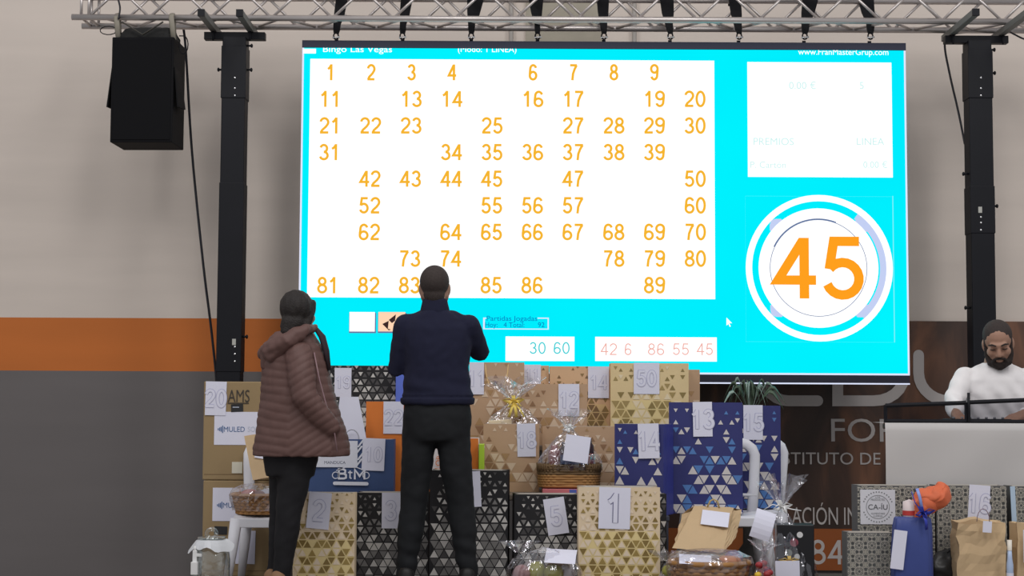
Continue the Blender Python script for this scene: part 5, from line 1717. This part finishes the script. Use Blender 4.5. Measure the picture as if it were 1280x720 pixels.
b.ell((0, -.022, .036), (.0800, .0950, .0885), hair_short, HX, 28, 20)
b.ell((0, -.052, -.03), (.058, .05, .06), hair_short, HX)
solid(b, 'hair', e, .006, 3)

# ---- woman in brown quilted jacket
d = 8.38
q = at(362, 600, d)
e = thing('person', 'woman with dark hair in brown quilted hooded jacket and black trousers', 'person', (q.x, d, SZ), 0)
puff = mat('brown_quilt', (90, 66, 62), .6, .1, 12, k=1.35)
puff_in = mat('dark_lining', (44, 34, 40), .7, k=1.2)
YW = R(-22)
HX = Matrix.Translation((.036, .01, 1.468)) @ Matrix.Rotation(YW, 4, 'Z') @ Matrix.Rotation(R(2), 4, 'X') @ Matrix.Scale(.96, 4)
b = MB(); head_pieces(b, HX, skin2)
b.limb([(.03, .0, 1.42), (.02, 0, 1.32)], [.05, .06], skin2, 16)
b.loft([(.70, 0, 0, .13, .11), (.85, 0, 0, .16, .13), (1.0, 0, 0, .14, .12), (1.2, .01, 0, .14, .12), (1.29, .02, 0, .12, .10), (1.34, .02, 0, .06, .06)], skin2)
wA = [(.055, -.12, 1.245), (.095, -.175, 1.03), (.20, -.115, .90)]
wB = [(.02, .12, 1.245), (.10, .17, 1.03), (.18, .10, .90)]
for A in (wA, wB): b.limb(A, [.045, .038, .028], skin2)
hand_pieces(b, wA[2], (.35, .45, -.6), (0, -1, 0), skin2, 1, .4, .85); hand_pieces(b, wB[2], (.3, -.4, -.6), (0, 1, 0), skin2, -1, .4, .85)
wl = [[(-.035, .06, .74), (-.045, .06, .42), (-.075, .045, .08)], [(.035, -.04, .74), (.005, -.05, .43), (-.03, -.05, .08)]]
for A in wl: b.limb(A, [.085, .055, .034], skin2)
for A in wl: b.limb([(A[2][0], A[2][1], .05), (A[2][0] + .10, A[2][1] + .07, .03)], [.033, .026], skin2)
solid(b, 'body', e, .006, 4)
b = MB()
secs = [(.725, .060, .0, .252, .17), (.76, .060, 0, .255, .175), (.85, .058, 0, .236, .172), (1.0, .042, 0, .202, .165), (1.12, .028, 0, .182, .16), (1.22, .020, 0, .172, .155), (1.29, .018, 0, .150, .135), (1.345, .026, 0, .102, .10), (1.37, .03, 0, .085, .085)]
b.loft(secs, puff, 44, None, True, 0, 2.2)
b.limb([wA[0], (.075, -.155, 1.14), wA[1], (.155, -.15, .955), (.225, -.12, .875)], [.075, .074, .068, .062, .05], puff, 18)
b.limb([wB[0], wB[1], wB[2]], [.072, .066, .05], puff, 18)
def quilt(co, n):
    arm = co.y < -.135 and co.x > .02
    if arm: ph = (co.z * .85 - co.x * .55) * 2 * PI / .036
    else: ph = (co.z + .02 * math.sin(co.x * 9)) * 2 * PI / .043 + 1.2 * noise.noise(co * 7)
    v = .0042 * (abs(math.sin(ph / 2)) ** .6) - .003
    if co.z > 1.33: v *= .2
    return v + .005 * noise.noise(co * 16) - .004 * max(0, noise.noise(Vector((co.x * 34, co.y * 34, co.z * 6))))
solid(b, 'jacket', e, .007, 4, quilt)
b = MB()
b.limb([(-.095, .10, 1.29), (-.125, -.0, 1.26), (-.085, -.11, 1.265), (.0, -.155, 1.32), (.085, -.12, 1.375), (.125, -.03, 1.395)], [.03, .052, .058, .045, .032, .022], puff, 16)
b.limb([(-.05, -.06, 1.315), (-.105, -.055, 1.235), (-.115, -.06, 1.195)], [.06, .062, .04], puff, 16)
solid(b, 'hood', e, .007, 5, lambda co, n: .008 * noise.noise(co * 18) + .004 * noise.noise(co * 40))
b = MB()   # open front edge with dark lining and zip
P = [(.125, -.03, 1.395), (.165, -.05, 1.345), (.188, -.05, 1.27), (.205, -.045, 1.17)]
b.tube(P, [.012, .020, .018, .010], puff_in, 10, None, (1.3, .8)); b.build('front_edge', e)
b = MB(); b.tube([(.135, -.135, 1.26), (.165, -.142, 1.12), (.20, -.150, 1.0), (.245, -.148, .86), (.262, -.145, .75)], .0035, mat('zip', (120, 96, 100), .4), 6); b.build('zip', e)
b = MB()
wb = mat('woman_trousers', (24, 23, 27), .85, .12, 30, k=1.1)
b.loft([(.80, .005, 0, .15, .13), (.70, .005, 0, .142, .125), (.62, .003, 0, .125, .115)], wb, 32)
for A in wl: b.limb([A[0], ((A[0][0] + A[1][0]) / 2 + .005, A[0][1], .60), A[1], ((A[1][0] + A[2][0]) / 2 + .004, A[1][1], .27), (A[2][0], A[2][1], .095)], [.094, .084, .068, .058, .046], wb, 18)
solid(b, 'trousers', e, .009, 5, wrinkle(.006, 11, 28))
for A in wl:
    b = MB(); shoe(b, A[2][0], A[2][1], 0, YW, mat('tan_shoe', (112, 84, 60), .6), .24); solid(b, 'shoe', e, .008, 4)
b = MB()
b.ell((0, -.030, .032), (.090, .098, .098), hair_dark, HX, 28, 20)
b.ell((0, -.060, -.050), (.070, .062, .075), hair_dark, HX)
b.ell((-.012, -.098, -.055), (.034, .032, .05), hair_dark, HX)
b.limb([(-.01, -.085, -.05), (-.012, -.095, -.10), (-.01, -.085, -.15)], [.05, .045, .03], hair_dark, 12, HX)
for s in (-1, 1): b.limb([(s * .066, .02, .05), (s * .072, -.005, .0), (s * .060, -.04, -.07)], [.026, .024, .032], hair_dark, 10, HX)
solid(b, 'hair', e, .006, 3, lambda co, n: .005 * noise.noise(Vector((co.x * 55, co.y * 55, co.z * 14))))
b = MB(); b.tube([(HX @ Vector(p)) for p in [(.046 * math.cos(t), -.085 + .010 * math.sin(t), -.05 + .03 * math.sin(t)) for t in [i * PI / 8 for i in range(17)]]], .006, mat('hair_tie', (50, 36, 48), .6), 8); b.build('hair_tie', e)

# ---- man at the desk
d = 9.24; q = at(1243, 520, d)
e = thing('stool', 'tall dark stool hidden behind the sound desk', 'stool', (q.x, d + .12, SZ), 0)
SH = .645
b = MB(); b.lathe([(0, SH - .05), (.16, SH - .05), (.175, SH - .03), (.165, SH), (0, SH)], black_dull, (0, 0, 0), 28); b.build('seat', e)
for k in range(4):
    a = PI / 4 + k * PI / 2; b = MB()
    b.tube([(.12 * math.cos(a), .12 * math.sin(a), SH - .05), (.19 * math.cos(a), .19 * math.sin(a), 0)], .013, black_metal, 8); b.build('leg', e)
e = thing('person', 'bearded man in white sweater looking down at the sound desk', 'person', (q.x, d, SZ), 0)
wht = mat('white_knit', (206, 203, 204), .85, .04, 30, k=1.5)
jean = mat('dark_jeans', (50, 54, 66), .85)
zq = lambda py: 1.0 - (py - 505) / (FPX / d)
HX = Matrix.Translation((.002, -.085, 1.36)) @ Matrix.Rotation(PI + R(-14), 4, 'Z') @ Matrix.Rotation(R(-24), 4, 'X') @ Matrix.Rotation(R(4), 4, 'Y') @ Matrix.Scale(1.04, 4)
b = MB(); head_pieces(b, HX, skin2)
b.limb([(.004, -.055, 1.31), (.012, .0, 1.20)], [.062, .075], skin2, 16)
b.loft([(.70, .0, .08, .17, .13), (.85, .01, .06, .16, .12), (1.05, .015, .02, .17, .115), (1.16, .015, .0, .17, .10), (1.22, .012, 0, .10, .08)], skin2)
aR = [(-.165, .0, 1.165), (-.262, -.10, 1.03), (-.312, -.335, .955)]; aL = [(.20, .0, 1.165), (.30, -.06, .985), (.07, -.31, .955)]
for A in (aR, aL): b.limb(A, [.05, .042, .030], skin2)
hand_pieces(b, aR[2], (.12, -.85, -.35), (.1, -.35, .9), skin2, -1, .55, 1.0); hand_pieces(b, aL[2], (-.75, -.5, -.2), (0, -.3, .95), skin2, 1, .5, 1.0)
for s in (-1, 1):
    b.limb([(s * .09, .12, .74), (s * .13, -.03, .73), (s * .15, -.02, .40), (s * .15, .06, .10)], [.085, .075, .055, .038], skin2)
    b.limb([(s * .15, .06, .06), (s * .16, -.05, .04)], [.036, .03], skin2)
solid(b, 'body', e, .006, 3)
b = MB()
b.loft([(.70, .005, .08, .195, .15), (.80, .01, .06, .192, .145), (.95, .015, .035, .19, .138), (1.07, .016, .012, .196, .13), (1.15, .016, .0, .19, .115), (1.20, .014, -.004, .145, .098), (1.235, .012, -.012, .092, .08), (1.25, .012, -.02, .078, .07)], wht, 40)
for A in (aR, aL):
    A = [Vector(p) for p in A]
    b.limb([A[0], (A[0] + A[1]) / 2, A[1], (A[1] + A[2]) / 2, A[1] * .12 + A[2] * .88], [.064, .062, .057, .050, .040], wht, 18)
for s in (-1, 1): b.limb([(.012 + s * .08, -.005, 1.195), (.016 + s * .15, 0, 1.150)], [.05, .062], wht, 16)
def sw_disp(co, n):
    v = wrinkle(.007, 8, 20)(co, n)
    v += .005 * math.sin((co.x * 1.0 + co.z * .7) * 60 + 2 * noise.noise(co * 5)) * max(0, 1 - abs(co.z - 1.0) / .2)
    return v
solid(b, 'sweater', e, .007, 4, sw_disp)
b = MB()
b.loft([(.80, .005, .07, .18, .14), (.70, .0, .08, .18, .14), (.67, 0, .08, .16, .12)], jean, 32)
for s in (-1, 1): b.limb([(s * .09, .12, .755), (s * .13, -.02, .75), (s * .15, -.02, .40), (s * .15, .06, .12)], [.098, .088, .068, .055], jean, 18)
solid(b, 'trousers', e, .010, 5, wrinkle(.005))
for s in (-1, 1):
    b = MB(); shoe(b, s * .15, .06, 0, PI, shoe_m); solid(b, 'shoe', e, .008, 4)
beard_m = mat('dark_beard', (40, 32, 30), .8, .3, 90, k=1.2, bump=.5, bscale=240)
b = MB()
for s in (-1, 1):
    b.limb([(s * .064, .018, -.015), (s * .060, .03, -.05), (s * .045, .058, -.086), (0, .076, -.102)], [.012, .020, .025, .027], beard_m, 12, HX)
    b.limb([(s * .034, .083, -.075), (s * .026, .095, -.055), (0, .101, -.050)], [.012, .008, .007], beard_m, 10, HX)
b.limb([(-.025, .078, -.088), (.025, .078, -.088)], [.020, .020], beard_m, 12, HX)
solid(b, 'beard', e, .005, 2, lambda co, n: .0015 * noise.noise(co * 120))
b = MB()
b.ell((0, -.0175, .0420), (.0797, .0950, .0852), hair_short, HX, 28, 20)
for s in (-1, 1): b.limb([(s * .069, .010, .03), (s * .071, .016, -.008)], [.009, .0075], hair_short, 10, HX)
solid(b, 'hair', e, .006, 3)
for s in (-1, 1):
    b = MB(); b.limb([(s * .016, .0985, .0235), (s * .034, .0945, .030), (s * .052, .081, .024)], [.004, .005, .003], hair_dark, 8, HX); b.build('eyebrow', e)
    b = MB(); b.limb([(s * .020, .0885, -.001), (s * .032, .0885, -.003), (s * .044, .083, -.001)], [.0022, .0028, .002], hair_dark, 8, HX); b.build('eyelash', e)
